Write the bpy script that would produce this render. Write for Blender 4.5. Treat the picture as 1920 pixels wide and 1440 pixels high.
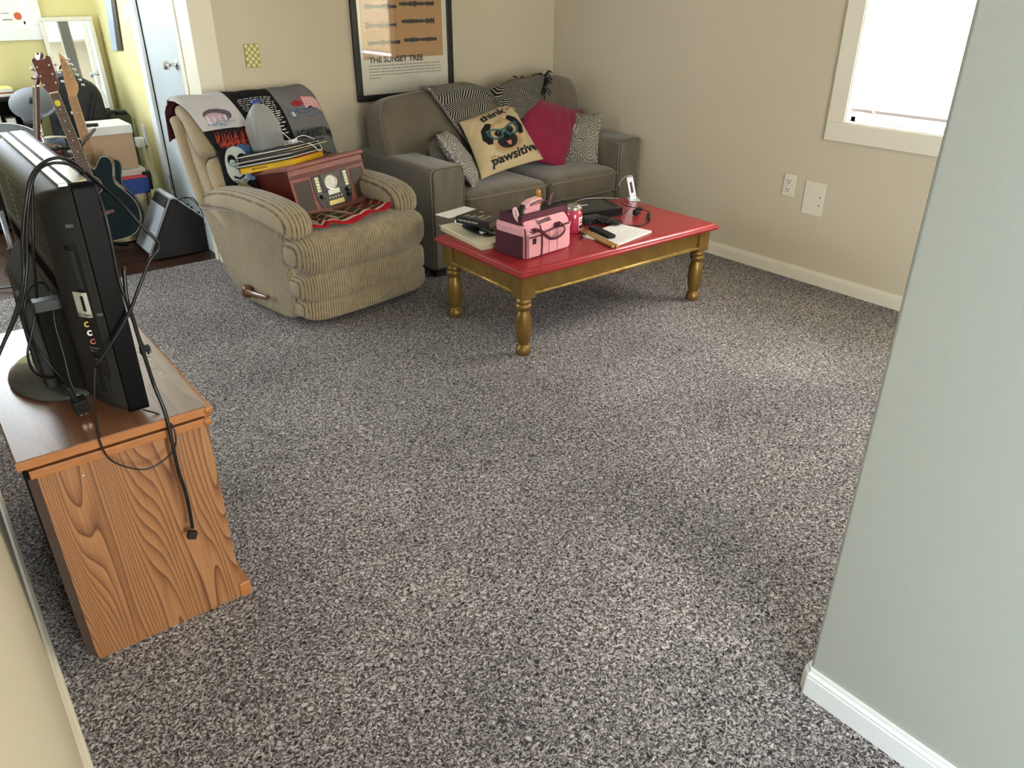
import bpy, bmesh, math, random
import numpy as np
from mathutils import Vector, Matrix
from mathutils.bvhtree import BVHTree
random.seed(7)
sc = bpy.context.scene
for o in list(bpy.data.objects): bpy.data.objects.remove(o)
COL = sc.collection

# ------------------------------------------------------------------ camera
FPX, PITCH, YAW, CH = 1445.0, 27.431, 38.175, 1.45
cd = bpy.data.cameras.new('camera'); cam = bpy.data.objects.new('camera', cd); COL.objects.link(cam)
cam.location = (0, 0, CH); cam.rotation_euler = (math.radians(90-PITCH), 0, math.radians(-YAW))
cd.sensor_width = 36; cd.lens = FPX/1920*36; cd.clip_start = .01
sc.camera = cam

# ------------------------------------------------------------------ light
def srgb(r, g=None, b=None):
    if g is None: r, g, b = (int(r[i:i+2], 16) for i in (0, 2, 4))
    f = lambda c: ((c/255)/12.92 if c/255 <= .04045 else ((c/255+.055)/1.055)**2.4)
    return (f(r), f(g), f(b), 1)
w = bpy.data.worlds.new('sky'); sc.world = w; w.use_nodes = True
bg = w.node_tree.nodes['Background']; bg.inputs[0].default_value = (.75, .85, 1, 1); bg.inputs[1].default_value = 3.0
def area(name, loc, rot, sx, sy, power, color, spread=180):
    l = bpy.data.lights.new(name, 'AREA'); l.shape = 'RECTANGLE'; l.size = sx; l.size_y = sy
    l.energy = power; l.color = color; l.spread = math.radians(spread)
    o = bpy.data.objects.new(name, l); COL.objects.link(o); o.location = loc
    o.rotation_euler = rot; return o
R90 = math.pi/2
# daylight outside the visible right window (faces -x)
area('daylight_right_window', (4.05, 1.75, 1.45), (0, R90, 0), 1.7, 1.5, 150, (1, .97, .92))
# daylight through the window in the far room (faces -y)
area('daylight_far_window', (.45, 6.55, 1.62), (-R90, 0, 0), 1.7, 1.4, 88, (.84, .92, 1))
# daylight from the big windows on the left side of the far room (faces +x)
area('daylight_left_window', (-1.75, 4.9, 1.35), (0, -R90, 0), 1.3, 2.2, 46, (.80, .90, 1))
# daylight through the entry behind the viewer (faces +y)
area('daylight_entry', (.60, -2.98, 1.15), (R90, 0, 0), 1.0, 1.8, 140, (1, .97, .90))
# added cool fill for the near wall, in an unseen opening (faces +x)
area('added_hall_fill', (-.35, -1.10, .95), (0, -R90, 0), 1.5, 1.1, 50, (.34, .66, 1))
# low warm sunlight through the second window further along the right wall, beyond the near wall (faces -x)
area('daylight_side_window', (4.05, -1.85, 1.45), (0, R90, 0), 1.2, 1.3, 105, (1, .94, .84))
vs = sc.view_settings; vs.view_transform = 'Standard'; vs.look = 'None'; vs.gamma = 1; vs.exposure = 0.5; vs.use_curve_mapping = False

# ------------------------------------------------------------------ pixel -> world, used to read positions off known planes
_p, _y = math.radians(PITCH), math.radians(YAW)
FW = Vector((math.sin(_y)*math.cos(_p), math.cos(_y)*math.cos(_p), -math.sin(_p)))
RT = Vector((math.cos(_y), -math.sin(_y), 0)); UPV = RT.cross(FW); CAM = Vector((0, 0, CH))
def ray(u, v): return FW*FPX + RT*(u-960) - UPV*(v-720)
def atz(u, v, z): d = ray(u, v); return CAM + d*((z-CH)/d.z)
def aty(u, v, y): d = ray(u, v); return CAM + d*(y/d.y)
def atx(u, v, x): d = ray(u, v); return CAM + d*(x/d.x)
def V(*a): return Vector(a)

# ------------------------------------------------------------------ materials
MATS = {}
def mat(name, col, rough=.6, metal=0, spec=.5, bump=None, var=None, sheen=0, coat=0, trans=0, ior=1.45, emit=None, alpha=1):
    """bump=(scale, strength[, stretch xyz]); var=(scale, amount, other colour[, stretch])"""
    if name in MATS: return MATS[name]
    m = bpy.data.materials.new(name); m.use_nodes = True; nt = m.node_tree; N = nt.nodes; L = nt.links
    b = N['Principled BSDF']; c = srgb(col) if isinstance(col, str) else col
    b.inputs['Base Color'].default_value = c; b.inputs['Roughness'].default_value = rough
    b.inputs['Metallic'].default_value = metal; b.inputs['Specular IOR Level'].default_value = spec
    b.inputs['Sheen Weight'].default_value = sheen; b.inputs['Coat Weight'].default_value = coat
    b.inputs['Transmission Weight'].default_value = trans; b.inputs['IOR'].default_value = ior; b.inputs['Alpha'].default_value = alpha
    if emit: b.inputs['Emission Color'].default_value = emit[0]; b.inputs['Emission Strength'].default_value = emit[1]
    def coords(st):
        tc = N.new('ShaderNodeTexCoord'); mp = N.new('ShaderNodeMapping'); L.new(tc.outputs['Object'], mp.inputs[0])
        mp.inputs['Scale'].default_value = st; return mp
    if var:
        n = N.new('ShaderNodeTexNoise'); n.inputs['Scale'].default_value = var[0]; n.inputs['Detail'].default_value = 4
        L.new(coords(var[3] if len(var) > 3 else (1, 1, 1)).outputs[0], n.inputs[0])
        r = N.new('ShaderNodeMapRange'); r.inputs[1].default_value = .35; r.inputs[2].default_value = .65; r.inputs[4].default_value = var[1]
        L.new(n.outputs[0], r.inputs[0])
        x = N.new('ShaderNodeMix'); x.data_type = 'RGBA'; x.inputs[6].default_value = c
        x.inputs[7].default_value = srgb(var[2]) if isinstance(var[2], str) else var[2]
        L.new(r.outputs[0], x.inputs[0]); L.new(x.outputs[2], b.inputs['Base Color'])
    if bump:
        n = N.new('ShaderNodeTexNoise'); n.inputs['Scale'].default_value = bump[0]; n.inputs['Detail'].default_value = 3
        L.new(coords(bump[2] if len(bump) > 2 else (1, 1, 1)).outputs[0], n.inputs[0])
        u = N.new('ShaderNodeBump'); u.inputs['Strength'].default_value = bump[1]; u.inputs['Distance'].default_value = .01
        L.new(n.outputs[0], u.inputs['Height']); L.new(u.outputs[0], b.inputs['Normal'])
    MATS[name] = m; return m

def nodes_of(name, rough=.6):
    m = bpy.data.materials.new(name); m.use_nodes = True; nt = m.node_tree
    b = nt.nodes['Principled BSDF']; b.inputs['Roughness'].default_value = rough
    def nd(t, **kw):
        n = nt.nodes.new(t)
        for k, v in kw.items():
            if k.startswith('i_'):
                kk = k[2:]; n.inputs[int(kk) if kk.isdigit() else kk.replace('_', ' ')].default_value = v
            else: setattr(n, k, v)
        return n
    return m, b, nd, nt.links.new
def ramp(nd, stops):
    r = nd('ShaderNodeValToRGB'); cr = r.color_ramp
    while len(cr.elements) < len(stops): cr.elements.new(.5)
    for e, (p, c) in zip(cr.elements, stops): e.position = p; e.color = srgb(c) if isinstance(c, str) else c
    return r

def carpet_mat():
    m, b, nd, L = nodes_of('speckled_carpet', 1.0); b.inputs['Specular IOR Level'].default_value = .1
    tc = nd('ShaderNodeTexCoord')
    wn = nd('ShaderNodeTexNoise', i_Scale=60., i_Detail=2.); L(tc.outputs['Object'], wn.inputs[0])
    wm = nd('ShaderNodeVectorMath', operation='MULTIPLY_ADD'); wm.inputs[1].default_value = (.03, .03, .03)
    L(wn.outputs['Color'], wm.inputs[0]); L(tc.outputs['Object'], wm.inputs[2])
    n = nd('ShaderNodeTexNoise', i_Scale=140., i_Detail=2.5, i_Roughness=.62); L(wm.outputs[0], n.inputs[0])
    r = ramp(nd, [(.33, '2c2a2a'), (.45, '686464'), (.54, 'a7a19f'), (.65, 'e1dcd5')]); L(n.outputs[0], r.inputs[0])
    big = nd('ShaderNodeTexNoise', i_Scale=1.7, i_Detail=3.); L(tc.outputs['Object'], big.inputs[0])
    r2 = ramp(nd, [(.35, (.78, .77, .79, 1)), (.65, (1.04, 1.03, 1.03, 1))]); L(big.outputs[0], r2.inputs[0])
    x = nd('ShaderNodeMix', data_type='RGBA', blend_type='MULTIPLY', i_0=1.); L(r.outputs[0], x.inputs[6]); L(r2.outputs[0], x.inputs[7])
    L(x.outputs[2], b.inputs['Base Color'])
    bu = nd('ShaderNodeBump', i_Strength=1., i_Distance=.012); L(n.outputs[0], bu.inputs['Height']); L(bu.outputs[0], b.inputs['Normal'])
    return m

def oak_mat(name, cols, sc_=(5.2, 5.2, .85), rings=9., rough=.42, fine=160):
    m, b, nd, L = nodes_of(name, rough)
    tc = nd('ShaderNodeTexCoord'); mp = nd('ShaderNodeMapping'); mp.inputs['Scale'].default_value = sc_; L(tc.outputs['Object'], mp.inputs[0])
    n = nd('ShaderNodeTexNoise', i_Scale=1., i_Detail=2.0, i_Roughness=.35); L(mp.outputs[0], n.inputs[0])
    k = nd('ShaderNodeMath', operation='MULTIPLY'); k.inputs[1].default_value = rings*2; L(n.outputs[0], k.inputs[0])
    f = nd('ShaderNodeMath', operation='FRACT'); L(k.outputs[0], f.inputs[0])
    r = ramp(nd, [(0., cols[0]), (.5, cols[1]), (.82, cols[2]), (.93, cols[3]), (1., cols[0])]); L(f.outputs[0], r.inputs[0])
    m2 = nd('ShaderNodeMapping'); m2.inputs['Scale'].default_value = tuple(fine if s > 2 else 6 for s in sc_); L(tc.outputs['Object'], m2.inputs[0])
    n2 = nd('ShaderNodeTexNoise', i_Scale=1., i_Detail=3.); L(m2.outputs[0], n2.inputs[0])
    r2 = ramp(nd, [(.3, (.80, .78, .76, 1)), (.7, (1.06, 1.05, 1.05, 1))]); L(n2.outputs[0], r2.inputs[0])
    x = nd('ShaderNodeMix', data_type='RGBA', blend_type='MULTIPLY', i_0=1.); L(r.outputs[0], x.inputs[6]); L(r2.outputs[0], x.inputs[7])
    L(x.outputs[2], b.inputs['Base Color']); return m

def ribbed(name, base, dark, axis='X', per=.011, rough=.95, wob=.25):
    """corduroy-like upholstery with wales that vary along one axis"""
    m, b, nd, L = nodes_of(name, rough); b.inputs['Sheen Weight'].default_value = .25; b.inputs['Specular IOR Level'].default_value = .15
    tc = nd('ShaderNodeTexCoord')
    wv = nd('ShaderNodeTexWave', bands_direction=axis, i_Scale=.314/per, i_Distortion=wob*8, i_Detail=1.5); wv.inputs['Detail Scale'].default_value = .12
    L(tc.outputs['Object'], wv.inputs[0])
    n = nd('ShaderNodeTexNoise', i_Scale=34., i_Detail=4.); L(tc.outputs['Object'], n.inputs[0])
    nk_ = nd('ShaderNodeMath', operation='MULTIPLY'); nk_.inputs[1].default_value = .5; L(n.outputs[0], nk_.inputs[0])
    ad = nd('ShaderNodeMath', operation='MULTIPLY_ADD'); ad.inputs[1].default_value = .6; L(wv.outputs['Fac'], ad.inputs[0]); L(nk_.outputs[0], ad.inputs[2])
    r = ramp(nd, [(.24, dark), (.46, base), (1.0, base)]); L(ad.outputs[0], r.inputs[0])
    n2 = nd('ShaderNodeTexNoise', i_Scale=4., i_Detail=2.); L(tc.outputs['Object'], n2.inputs[0])
    r2 = ramp(nd, [(.35, (.84, .83, .82, 1)), (.65, (1.05, 1.04, 1.03, 1))]); L(n2.outputs[0], r2.inputs[0])
    x = nd('ShaderNodeMix', data_type='RGBA', blend_type='MULTIPLY', i_0=1.); L(r.outputs[0], x.inputs[6]); L(r2.outputs[0], x.inputs[7])
    L(x.outputs[2], b.inputs['Base Color'])
    bu = nd('ShaderNodeBump', i_Strength=.7, i_Distance=.004); L(ad.outputs[0], bu.inputs['Height']); L(bu.outputs[0], b.inputs['Normal'])
    return m

def attr_mat(name, rough=.9, bump=None, sheen=0):
    m, b, nd, L = nodes_of(name, rough); b.inputs['Sheen Weight'].default_value = sheen; b.inputs['Specular IOR Level'].default_value = .2
    a = nd('ShaderNodeVertexColor', layer_name='Col'); L(a.outputs[0], b.inputs['Base Color'])
    if bump:
        tc = nd('ShaderNodeTexCoord'); n = nd('ShaderNodeTexNoise', i_Scale=bump[0], i_Detail=3.); L(tc.outputs['Object'], n.inputs[0])
        bu = nd('ShaderNodeBump', i_Strength=bump[1], i_Distance=.01); L(n.outputs[0], bu.inputs['Height']); L(bu.outputs[0], b.inputs['Normal'])
    return m

def uv_rings(name, base, line, sx=4., sy=4., dens=26., thin=.3, rough=.95):
    """overlapping ring embroidery on cushion UVs"""
    m, b, nd, L = nodes_of(name, rough); b.inputs['Specular IOR Level'].default_value = .15
    tc = nd('ShaderNodeTexCoord'); mp = nd('ShaderNodeMapping'); mp.inputs['Scale'].default_value = (sx, sy, 1); L(tc.outputs['UV'], mp.inputs[0])
    vo = nd('ShaderNodeTexVoronoi', voronoi_dimensions='2D', i_Scale=1., i_Randomness=.75); L(mp.outputs[0], vo.inputs['Vector'])
    k = nd('ShaderNodeMath', operation='MULTIPLY'); k.inputs[1].default_value = dens; L(vo.outputs['Distance'], k.inputs[0])
    s = nd('ShaderNodeMath', operation='SINE'); L(k.outputs[0], s.inputs[0])
    r = ramp(nd, [(.0, base), (thin, base), (thin+.35, line)]); L(s.outputs[0], r.inputs[0])
    L(r.outputs[0], b.inputs['Base Color'])
    bu = nd('ShaderNodeBump', i_Strength=.6, i_Distance=.004); L(s.outputs[0], bu.inputs['Height']); L(bu.outputs[0], b.inputs['Normal'])
    return m

WALL = mat('beige_wall_paint', 'c6bba2', .75, bump=(300, .06), var=(3, .25, 'c1b69c'))
YWALL = mat('yellow_wall_paint', 'd8cf94', .7, bump=(300, .05))
CEIL = mat('white_ceiling_paint', 'e8e6df', .9)
TRIM = mat('cream_trim_paint', 'dcd5c0', .42)
WTRIM = mat('white_gloss_paint', 'e6e8e6', .35)
CARPET = carpet_mat()
BLACK = mat('black_plastic', '141414', .38)
MBLACK = mat('matte_black', '0e0e0e', .7)
DGREY = mat('dark_grey_plastic', '2c2d2d', .4)
RUB = mat('black_rubber_cable', '111111', .35)
WHITE = mat('white_plastic', 'e9e9e6', .35)
PAPER = mat('white_paper', 'e6e2d8', .8)
CHROME = mat('polished_chrome', 'd8d8d8', .15, metal=1)
STEEL = mat('brushed_steel', 'b0b2b4', .32, metal=1)
GOLD = mat('gold_paint', '8a6c36', .38, metal=.55, var=(14, .5, '6b5226'), bump=(60, .08))
GOLDHI = mat('worn_bright_gold_paint', 'b89a55', .38, metal=.5, var=(30, .9, '8a6c36'))
REDT = mat('red_gloss_paint', '98252a', .32, coat=.15, var=(6, .4, '8a1d22'))
INK = mat('black_ink', '15120f', .7)

# ------------------------------------------------------------------ mesh building
class MB:
    def __init__(s): s.bm = bmesh.new()
    def poly(s, pts, faces):
        vs = [s.bm.verts.new(p) for p in pts]
        for f in faces:
            try: s.bm.faces.new([vs[i] for i in f])
            except ValueError: pass
        return s
    def box(s, a, b, M=None):
        x0, y0, z0 = a; x1, y1, z1 = b
        P = [V(x, y, z) for x in (x0, x1) for y in (y0, y1) for z in (z0, z1)]
        if M: P = [M @ p for p in P]
        return s.poly(P, [(0, 1, 3, 2), (4, 6, 7, 5), (0, 4, 5, 1), (2, 3, 7, 6), (0, 2, 6, 4), (1, 5, 7, 3)])
    def prism(s, outline, t0, t1, fn=None):
        """outline of (a, b) pairs extruded t0..t1; fn(a, b, t) -> point"""
        fn = fn or (lambda a, b, t: V(a, b, t)); n = len(outline)
        P = [fn(a, b, t0) for a, b in outline] + [fn(a, b, t1) for a, b in outline]
        F = [tuple(range(n-1, -1, -1)), tuple(range(n, 2*n))] + [(i, (i+1) % n, n+(i+1) % n, n+i) for i in range(n)]
        return s.poly(P, F)
    def loft(s, rings, cap=True, closed=True):
        n = len(rings[0]); P = [p for r in rings for p in r]; F = []
        for k in range(len(rings)-1):
            for i in range(n if closed else n-1):
                j = (i+1) % n; F.append((k*n+i, k*n+j, (k+1)*n+j, (k+1)*n+i))
        if cap: F.append(tuple(range(n-1, -1, -1))); F.append(tuple(range((len(rings)-1)*n, len(rings)*n)))
        return s.poly(P, F)
    def tube(s, pts, r, n=8, smooth=True, flat=None):
        pts = [Vector(p) for p in pts]
        if smooth and len(pts) > 2: pts = spline(pts)
        rings = []; up = None
        for i, p in enumerate(pts):
            t = (pts[min(i+1, len(pts)-1)] - pts[max(i-1, 0)])
            if t.length < 1e-9: t = V(0, 0, 1)
            t.normalize()
            if up is None: up = t.orthogonal().normalized() if flat is None else Vector(flat)
            side = t.cross(up)
            side = t.orthogonal() if side.length < 1e-4 else side
            side.normalize(); up = side.cross(t).normalized()
            rr = r(i/(len(pts)-1)) if callable(r) else r
            ra, rb = rr if isinstance(rr, tuple) else (rr, rr)
            rings.append([p + side*(math.cos(2*math.pi*k/n)*ra) + up*(math.sin(2*math.pi*k/n)*rb) for k in range(n)])
        return s.loft(rings)
    def cyl(s, p0, p1, r0, r1=None, n=20):
        return s.tube([p0, p1], (lambda t: r0+((r1 if r1 is not None else r0)-r0)*t), n, False)
    def lathe(s, prof, c=(0, 0, 0), n=28, M=None, cap=True):
        rings = []
        for r, z in prof:
            R = [V(c[0]+math.cos(2*math.pi*k/n)*r, c[1]+math.sin(2*math.pi*k/n)*r, c[2]+z) for k in range(n)]
            rings.append([M @ p for p in R] if M else R)
        return s.loft(rings, cap)
    def sbox(s, c, size, e=.35, M=None, nu=40, nv=24, warp=None):
        """rounded cushion block (superellipsoid), e small = boxier"""
        ex = e if isinstance(e, tuple) else (e, e)
        pw = lambda v, k: math.copysign(abs(v)**k, v)
        rings = []
        for j in range(1, nv):
            ph = -math.pi/2 + math.pi*j/nv; R = []
            for i in range(nu):
                th = 2*math.pi*i/nu
                p = V(pw(math.cos(ph), ex[1])*pw(math.cos(th), ex[0])*size[0]/2, pw(math.cos(ph), ex[1])*pw(math.sin(th), ex[0])*size[1]/2, pw(math.sin(ph), ex[1])*size[2]/2)
                if warp: p = warp(p)
                p = p + Vector(c); R.append(M @ p if M else p)
            rings.append(R)
        return s.loft(rings)
    def grid(s, fn, nu, nv):
        P = [fn(i/nu, j/nv) for j in range(nv+1) for i in range(nu+1)]
        F = [(j*(nu+1)+i, j*(nu+1)+i+1, (j+1)*(nu+1)+i+1, (j+1)*(nu+1)+i) for j in range(nv) for i in range(nu)]
        return s.poly(P, F)
    def build(s, name, m, parent=None, smooth=False, bevel=0, seg=2, solid=0, world=False, sub=0, off=-1):
        me = bpy.data.meshes.new(name)
        bmesh.ops.recalc_face_normals(s.bm, faces=s.bm.faces[:])
        s.bm.to_mesh(me); s.bm.free()
        if world and parent is not None: me.transform(wmat(parent).inverted())
        o = bpy.data.objects.new(name, me); COL.objects.link(o)
        for mm in (m if isinstance(m, (list, tuple)) else [m]): me.materials.append(mm)
        if parent is not None: o.parent = parent
        if smooth:
            for p in me.polygons: p.use_smooth = True
            if smooth == 'auto':
                me.set_sharp_from_angle(angle=math.radians(40))
        if solid: md = o.modifiers.new('solid', 'SOLIDIFY'); md.thickness = solid; md.offset = off
        if bevel: md = o.modifiers.new('bevel', 'BEVEL'); md.width = bevel; md.segments = seg; md.limit_method = 'ANGLE'; md.angle_limit = math.radians(40)
        if sub: md = o.modifiers.new('sub', 'SUBSURF'); md.levels = sub; md.render_levels = sub
        return o
def wmat(o):
    M = o.matrix_basis.copy(); p = o.parent
    while p is not None: M = p.matrix_basis @ M; p = p.parent
    return M
def spline(P, k=6):
    out = []
    for i in range(len(P)-1):
        p0 = P[max(i-1, 0)]; p1 = P[i]; p2 = P[i+1]; p3 = P[min(i+2, len(P)-1)]
        for j in range(k):
            t = j/k; out.append(.5*((2*p1)+(p2-p0)*t+(2*p0-5*p1+4*p2-p3)*t*t+(3*p1-p0-3*p2+p3)*t**3))
    out.append(P[-1]); return out
def tag(o, label=None, cat=None, group=None, kind=None):
    if label: o['label'] = label
    if cat: o['category'] = cat
    if group: o['group'] = group
    if kind: o['kind'] = kind
    return o
def thing(name, label, cat, loc=(0, 0, 0), rot=0, group=None, M=None):
    o = bpy.data.objects.new(name, None); COL.objects.link(o); o.empty_display_size = .05
    if M is not None: o.matrix_basis = M
    else:
        o.location = loc; o.rotation_euler = rot if isinstance(rot, tuple) else (0, 0, rot)
        o.matrix_basis = Matrix.LocRotScale(Vector(loc), o.rotation_euler, None)
    return tag(o, label, cat, group)
def struct(o): return tag(o, kind='structure')
def frame(origin, x, y=None, z=None):
    """4x4 from origin, x axis and approximate y (or z) axis"""
    x = Vector(x).normalized()
    if z is None: z = x.cross(Vector(y)).normalized(); y = z.cross(x)
    else: y = Vector(z).cross(x).normalized(); z = x.cross(y)
    M = Matrix((x, y, z)).transposed().to_4x4(); M.translation = Vector(origin); return M

def textm(s, fn, m, parent, height=None, width=None, name='lettering', bold=0, align='LEFT', ex=0, world=False, shear=0, space=1):
    """letters as geometry: fn(x, y) places the flat letter outline on a surface"""
    cu = bpy.data.curves.new('t', 'FONT'); cu.body = s; cu.size = 1; cu.offset = bold; cu.resolution_u = 3; cu.align_x = align; cu.shear = shear; cu.space_character = space
    to = bpy.data.objects.new('t', cu); COL.objects.link(to)
    dg = bpy.context.evaluated_depsgraph_get(); dg.update()
    me = bpy.data.meshes.new_from_object(to.evaluated_get(dg)); bpy.data.objects.remove(to)
    xs = [v.co.x for v in me.vertices]; ys = [v.co.y for v in me.vertices]
    k = (width/(max(xs)-min(xs))) if width else (height/.7); ky = height/.7 if height else k
    x0 = min(xs) if align == 'LEFT' else (max(xs)+min(xs))/2
    for v in me.vertices: v.co = fn((v.co.x-x0)*k, v.co.y*ky)
    if world: me.transform(wmat(parent).inverted())
    me.name = name
    o = bpy.data.objects.new(name, me); COL.objects.link(o); me.materials.clear(); me.materials.append(m); o.parent = parent
    return o

# colour painter: shapes drawn in (u, v) on a fine grid
class Paint:
    def __init__(s, nu, nv, base):
        s.nu, s.nv = nu, nv; u, v = np.meshgrid(np.linspace(0, 1, nu+1), np.linspace(0, 1, nv+1)); s.U, s.Vv = u, v
        s.C = np.zeros((nv+1, nu+1, 4)); s.C[:] = srgb(base)
    def fill(s, mask, c): s.C[mask] = srgb(c) if isinstance(c, str) else c; return s
    def ell(s, cx, cy, rx, ry, c, ang=0):
        a = math.radians(ang); x = s.U-cx; y = s.Vv-cy; X = x*math.cos(a)+y*math.sin(a); Y = -x*math.sin(a)+y*math.cos(a)
        return s.fill((X/rx)**2+(Y/ry)**2 < 1, c)
    def ring(s, cx, cy, rx, ry, t, c, ang=0):
        a = math.radians(ang); x = s.U-cx; y = s.Vv-cy; X = x*math.cos(a)+y*math.sin(a); Y = -x*math.sin(a)+y*math.cos(a)
        q = np.sqrt((X/rx)**2+(Y/ry)**2); return s.fill((q < 1) & (q > 1-t), c)
    def pol(s, P, c, clip=None):
        inside = np.zeros(s.U.shape, bool); n = len(P)
        for i in range(n):
            x0, y0 = P[i]; x1, y1 = P[(i+1) % n]
            if y0 == y1: continue
            cnd = ((y0 > s.Vv) != (y1 > s.Vv)) & (s.U < (x1-x0)*(s.Vv-y0)/(y1-y0)+x0); inside ^= cnd
        return s.fill(inside if clip is None else inside & clip, c)
    def line(s, P, t, c):
        for (x0, y0), (x1, y1) in zip(P[:-1], P[1:]):
            dx, dy = x1-x0, y1-y0; l2 = dx*dx+dy*dy+1e-12
            k = np.clip(((s.U-x0)*dx+(s.Vv-y0)*dy)/l2, 0, 1); s.fill((s.U-x0-k*dx)**2+(s.Vv-y0-k*dy)**2 < t*t, c)
        return s
    def rect(s, x0, y0, x1, y1, c): return s.fill((s.U >= x0) & (s.U <= x1) & (s.Vv >= y0) & (s.Vv <= y1), c)
    def put(s, me, start=0):
        a = me.color_attributes.get('Col') or me.color_attributes.new('Col', 'FLOAT_COLOR', 'POINT')
        C = s.C.reshape(-1, 4)
        for i in range(len(C)): a.data[start+i].color = C[i]
def uv_from(o, nu, nv, sides=1):
    me = o.data; uv = me.uv_layers.new(name='UVMap'); per = (nu+1)*(nv+1)
    for l in me.loops:
        k = l.vertex_index % per; uv.data[l.index].uv = ((k % (nu+1))/nu, (k//(nu+1))/nv)
    return o

# ================================================================== THE ROOM
XR, YB, XS, YF, HC = 3.746, 4.309, 1.361, 6.28, 2.35
YC = 4.575                       # carpet / wood floor boundary
def wallbox(name, a, b, m=WALL): return struct(MB().box(a, b).build(name, m))
struct(MB().box((-1.6, -2.8, -.05), (XR+.1, YC, 0)).build('floor', CARPET))
WOOD = oak_mat('dark_wood_floor', [(.060, .024, .014, 1), (.045, .017, .010, 1), (.030, .011, .007, 1), (.020, .008, .005, 1)], (.7, 4., 4.), 3., .35, 90)
o = struct(MB().box((-1.6, YC, -.05), (XS+.1, YF+.1, -.006)).build('floor', WOOD))
struct(MB().box((-1.6, YC-.012, -.02), (XS, YC+.012, .001)).build('trim_1', mat('dark_wood_threshold', '3a1d12', .4)))
struct(MB().box((-1.65, -2.95, HC), (XR+.1, YF+.1, HC+.1)).build('ceiling', CEIL))

def wall(name, axis, pos, th, a0, a1, holes=(), m=WALL, z1=HC):
    """straight wall with rectangular openings; axis 'x' = wall plane at x=pos"""
    mb = MB(); A = sorted({a0, a1} | {h[0] for h in holes} | {h[1] for h in holes}); Z = sorted({-.05, z1} | {h[2] for h in holes} | {h[3] for h in holes})
    for i in range(len(A)-1):
        zs = []
        for k in range(len(Z)-1):
            ca, cz = (A[i]+A[i+1])/2, (Z[k]+Z[k+1])/2
            if any(h[0] < ca < h[1] and h[2] < cz < h[3] for h in holes): continue
            p0, p1 = min(pos, pos+th), max(pos, pos+th)
            if axis == 'x': mb.box((p0, A[i], Z[k]), (p1, A[i+1], Z[k+1]))
            else: mb.box((A[i], p0, Z[k]), (A[i+1], p1, Z[k+1]))
    return struct(mb.build(name, m))
WR = (1.28, 2.103, .843, 1.98)              # visible window, right wall
W3 = (-2.45, -1.25, .843, 1.98)               # second window of the right wall
WF = (-.15, .94, 1.21, 2.05)                # far room window
WL = (3.9, 5.9, .75, 1.98)                  # windows on the left side
WE = (.10, 1.10, .25, 2.05)                 # glazed entry behind the viewer
wall('wall_right', 'x', XR, .14, -2.8, YB+.12, [WR, W3])
wall('wall_back', 'y', YB, .12, XS+.001, XR)
wall('wall_far', 'y', YF, .12, -1.6, XS+.12, [WF], YWALL)
wall('wall_far_left', 'x', -1.5, -.12, 3.0, YF, [WL], YWALL)
WD = (-1.80, -.70, .2, 2.05)                 # unseen opening added for the cool fill
wall('wall_left', 'x', -.045, -.14, -2.8, 3.0, [WD])
wall('wall_middle', 'y', 3.0, -.12, -1.6, -.185)
wall('wall_front', 'y', -2.8, -.12, -.185, XR+.14, [WE])
struct(MB().box((1.312, .06, -.05), (1.43, .572, HC)).build('wall_near', mat('cool_light_tinted_wall', 'a6a89d', .7, bump=(300, .05)), bevel=.008, seg=3))  # same wall paint with the cool tint of its light put into the colour
wall('wall_side', 'x', XS, .10, YB+.12, YF, [(4.585, 5.25, -.05, 2.0)], YWALL)

def window(name, axis, pos, h, out, tw=.09, m=TRIM, parts=True):
    """trim boards, sash and pane round an opening; out = +1/-1 direction to the outside"""
    a0, a1, z0, z1 = h
    def P(a, d, z): return (pos+d*out, a, z) if axis == 'x' else (a, pos+d*out, z)
    def bx(mb, a, b): 
        p, q = P(*a), P(*b); mb.box(tuple(map(min, p, q)), tuple(map(max, p, q)))
    mb = MB()
    bx(mb, (a0-tw, -.018, z0-tw), (a1+tw, 0, z0)); bx(mb, (a0-tw, -.018, z1), (a1+tw, 0, z1+tw))
    bx(mb, (a0-tw, -.018, z0), (a0, 0, z1)); bx(mb, (a1, -.018, z0), (a1+tw, 0, z1))
    w = struct(mb.build(name, m, bevel=.002))
    s = MB(); t = .03
    bx(s, (a0, .035, z0), (a1, .09, z0+t)); bx(s, (a0, .035, z1-t), (a1, .09, z1)); bx(s, (a0, .035, z0), (a0+t, .09, z1)); bx(s, (a1-t, .035, z0), (a1, .09, z1))
    # thin bright lining round the opening
    bx(s, (a0, -.012, z0), (a0+.006, .09, z1)); bx(s, (a1-.006, -.012, z0), (a1, .09, z1)); bx(s, (a0, -.012, z0), (a1, .09, z0+.006)); bx(s, (a0, -.012, z1-.006), (a1, .09, z1))
    s.build('sash', WTRIM, w, bevel=.003)
    g = MB(); bx(g, (a0+t, .06, z0+t), (a1-t, .064, z1-t)); g.build('pane', PANE, w)
    return w
PANE = bpy.data.materials.new('window_glass'); PANE.use_nodes = True
nt = PANE.node_tree; nt.nodes.clear(); oo = nt.nodes.new('ShaderNodeOutputMaterial'); mx = nt.nodes.new('ShaderNodeMixShader'); tr = nt.nodes.new('ShaderNodeBsdfTransparent'); gl = nt.nodes.new('ShaderNodeBsdfGlossy')
gl.inputs['Roughness'].default_value = .02; mx.inputs[0].default_value = .06
nt.links.new(tr.outputs[0], mx.inputs[1]); nt.links.new(gl.outputs[0], mx.inputs[2]); nt.links.new(mx.outputs[0], oo.inputs[0])
w1 = window('window_1', 'x', XR, WR, 1)
window('window_2', 'y', YF, WF, 1, .085, WTRIM)
window('window_3', 'x', XR, W3, 1)
window('window_4', 'x', -1.5, WL, -1, .08, WTRIM)
window('window_5', 'y', -2.8, WE, -1)
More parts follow.
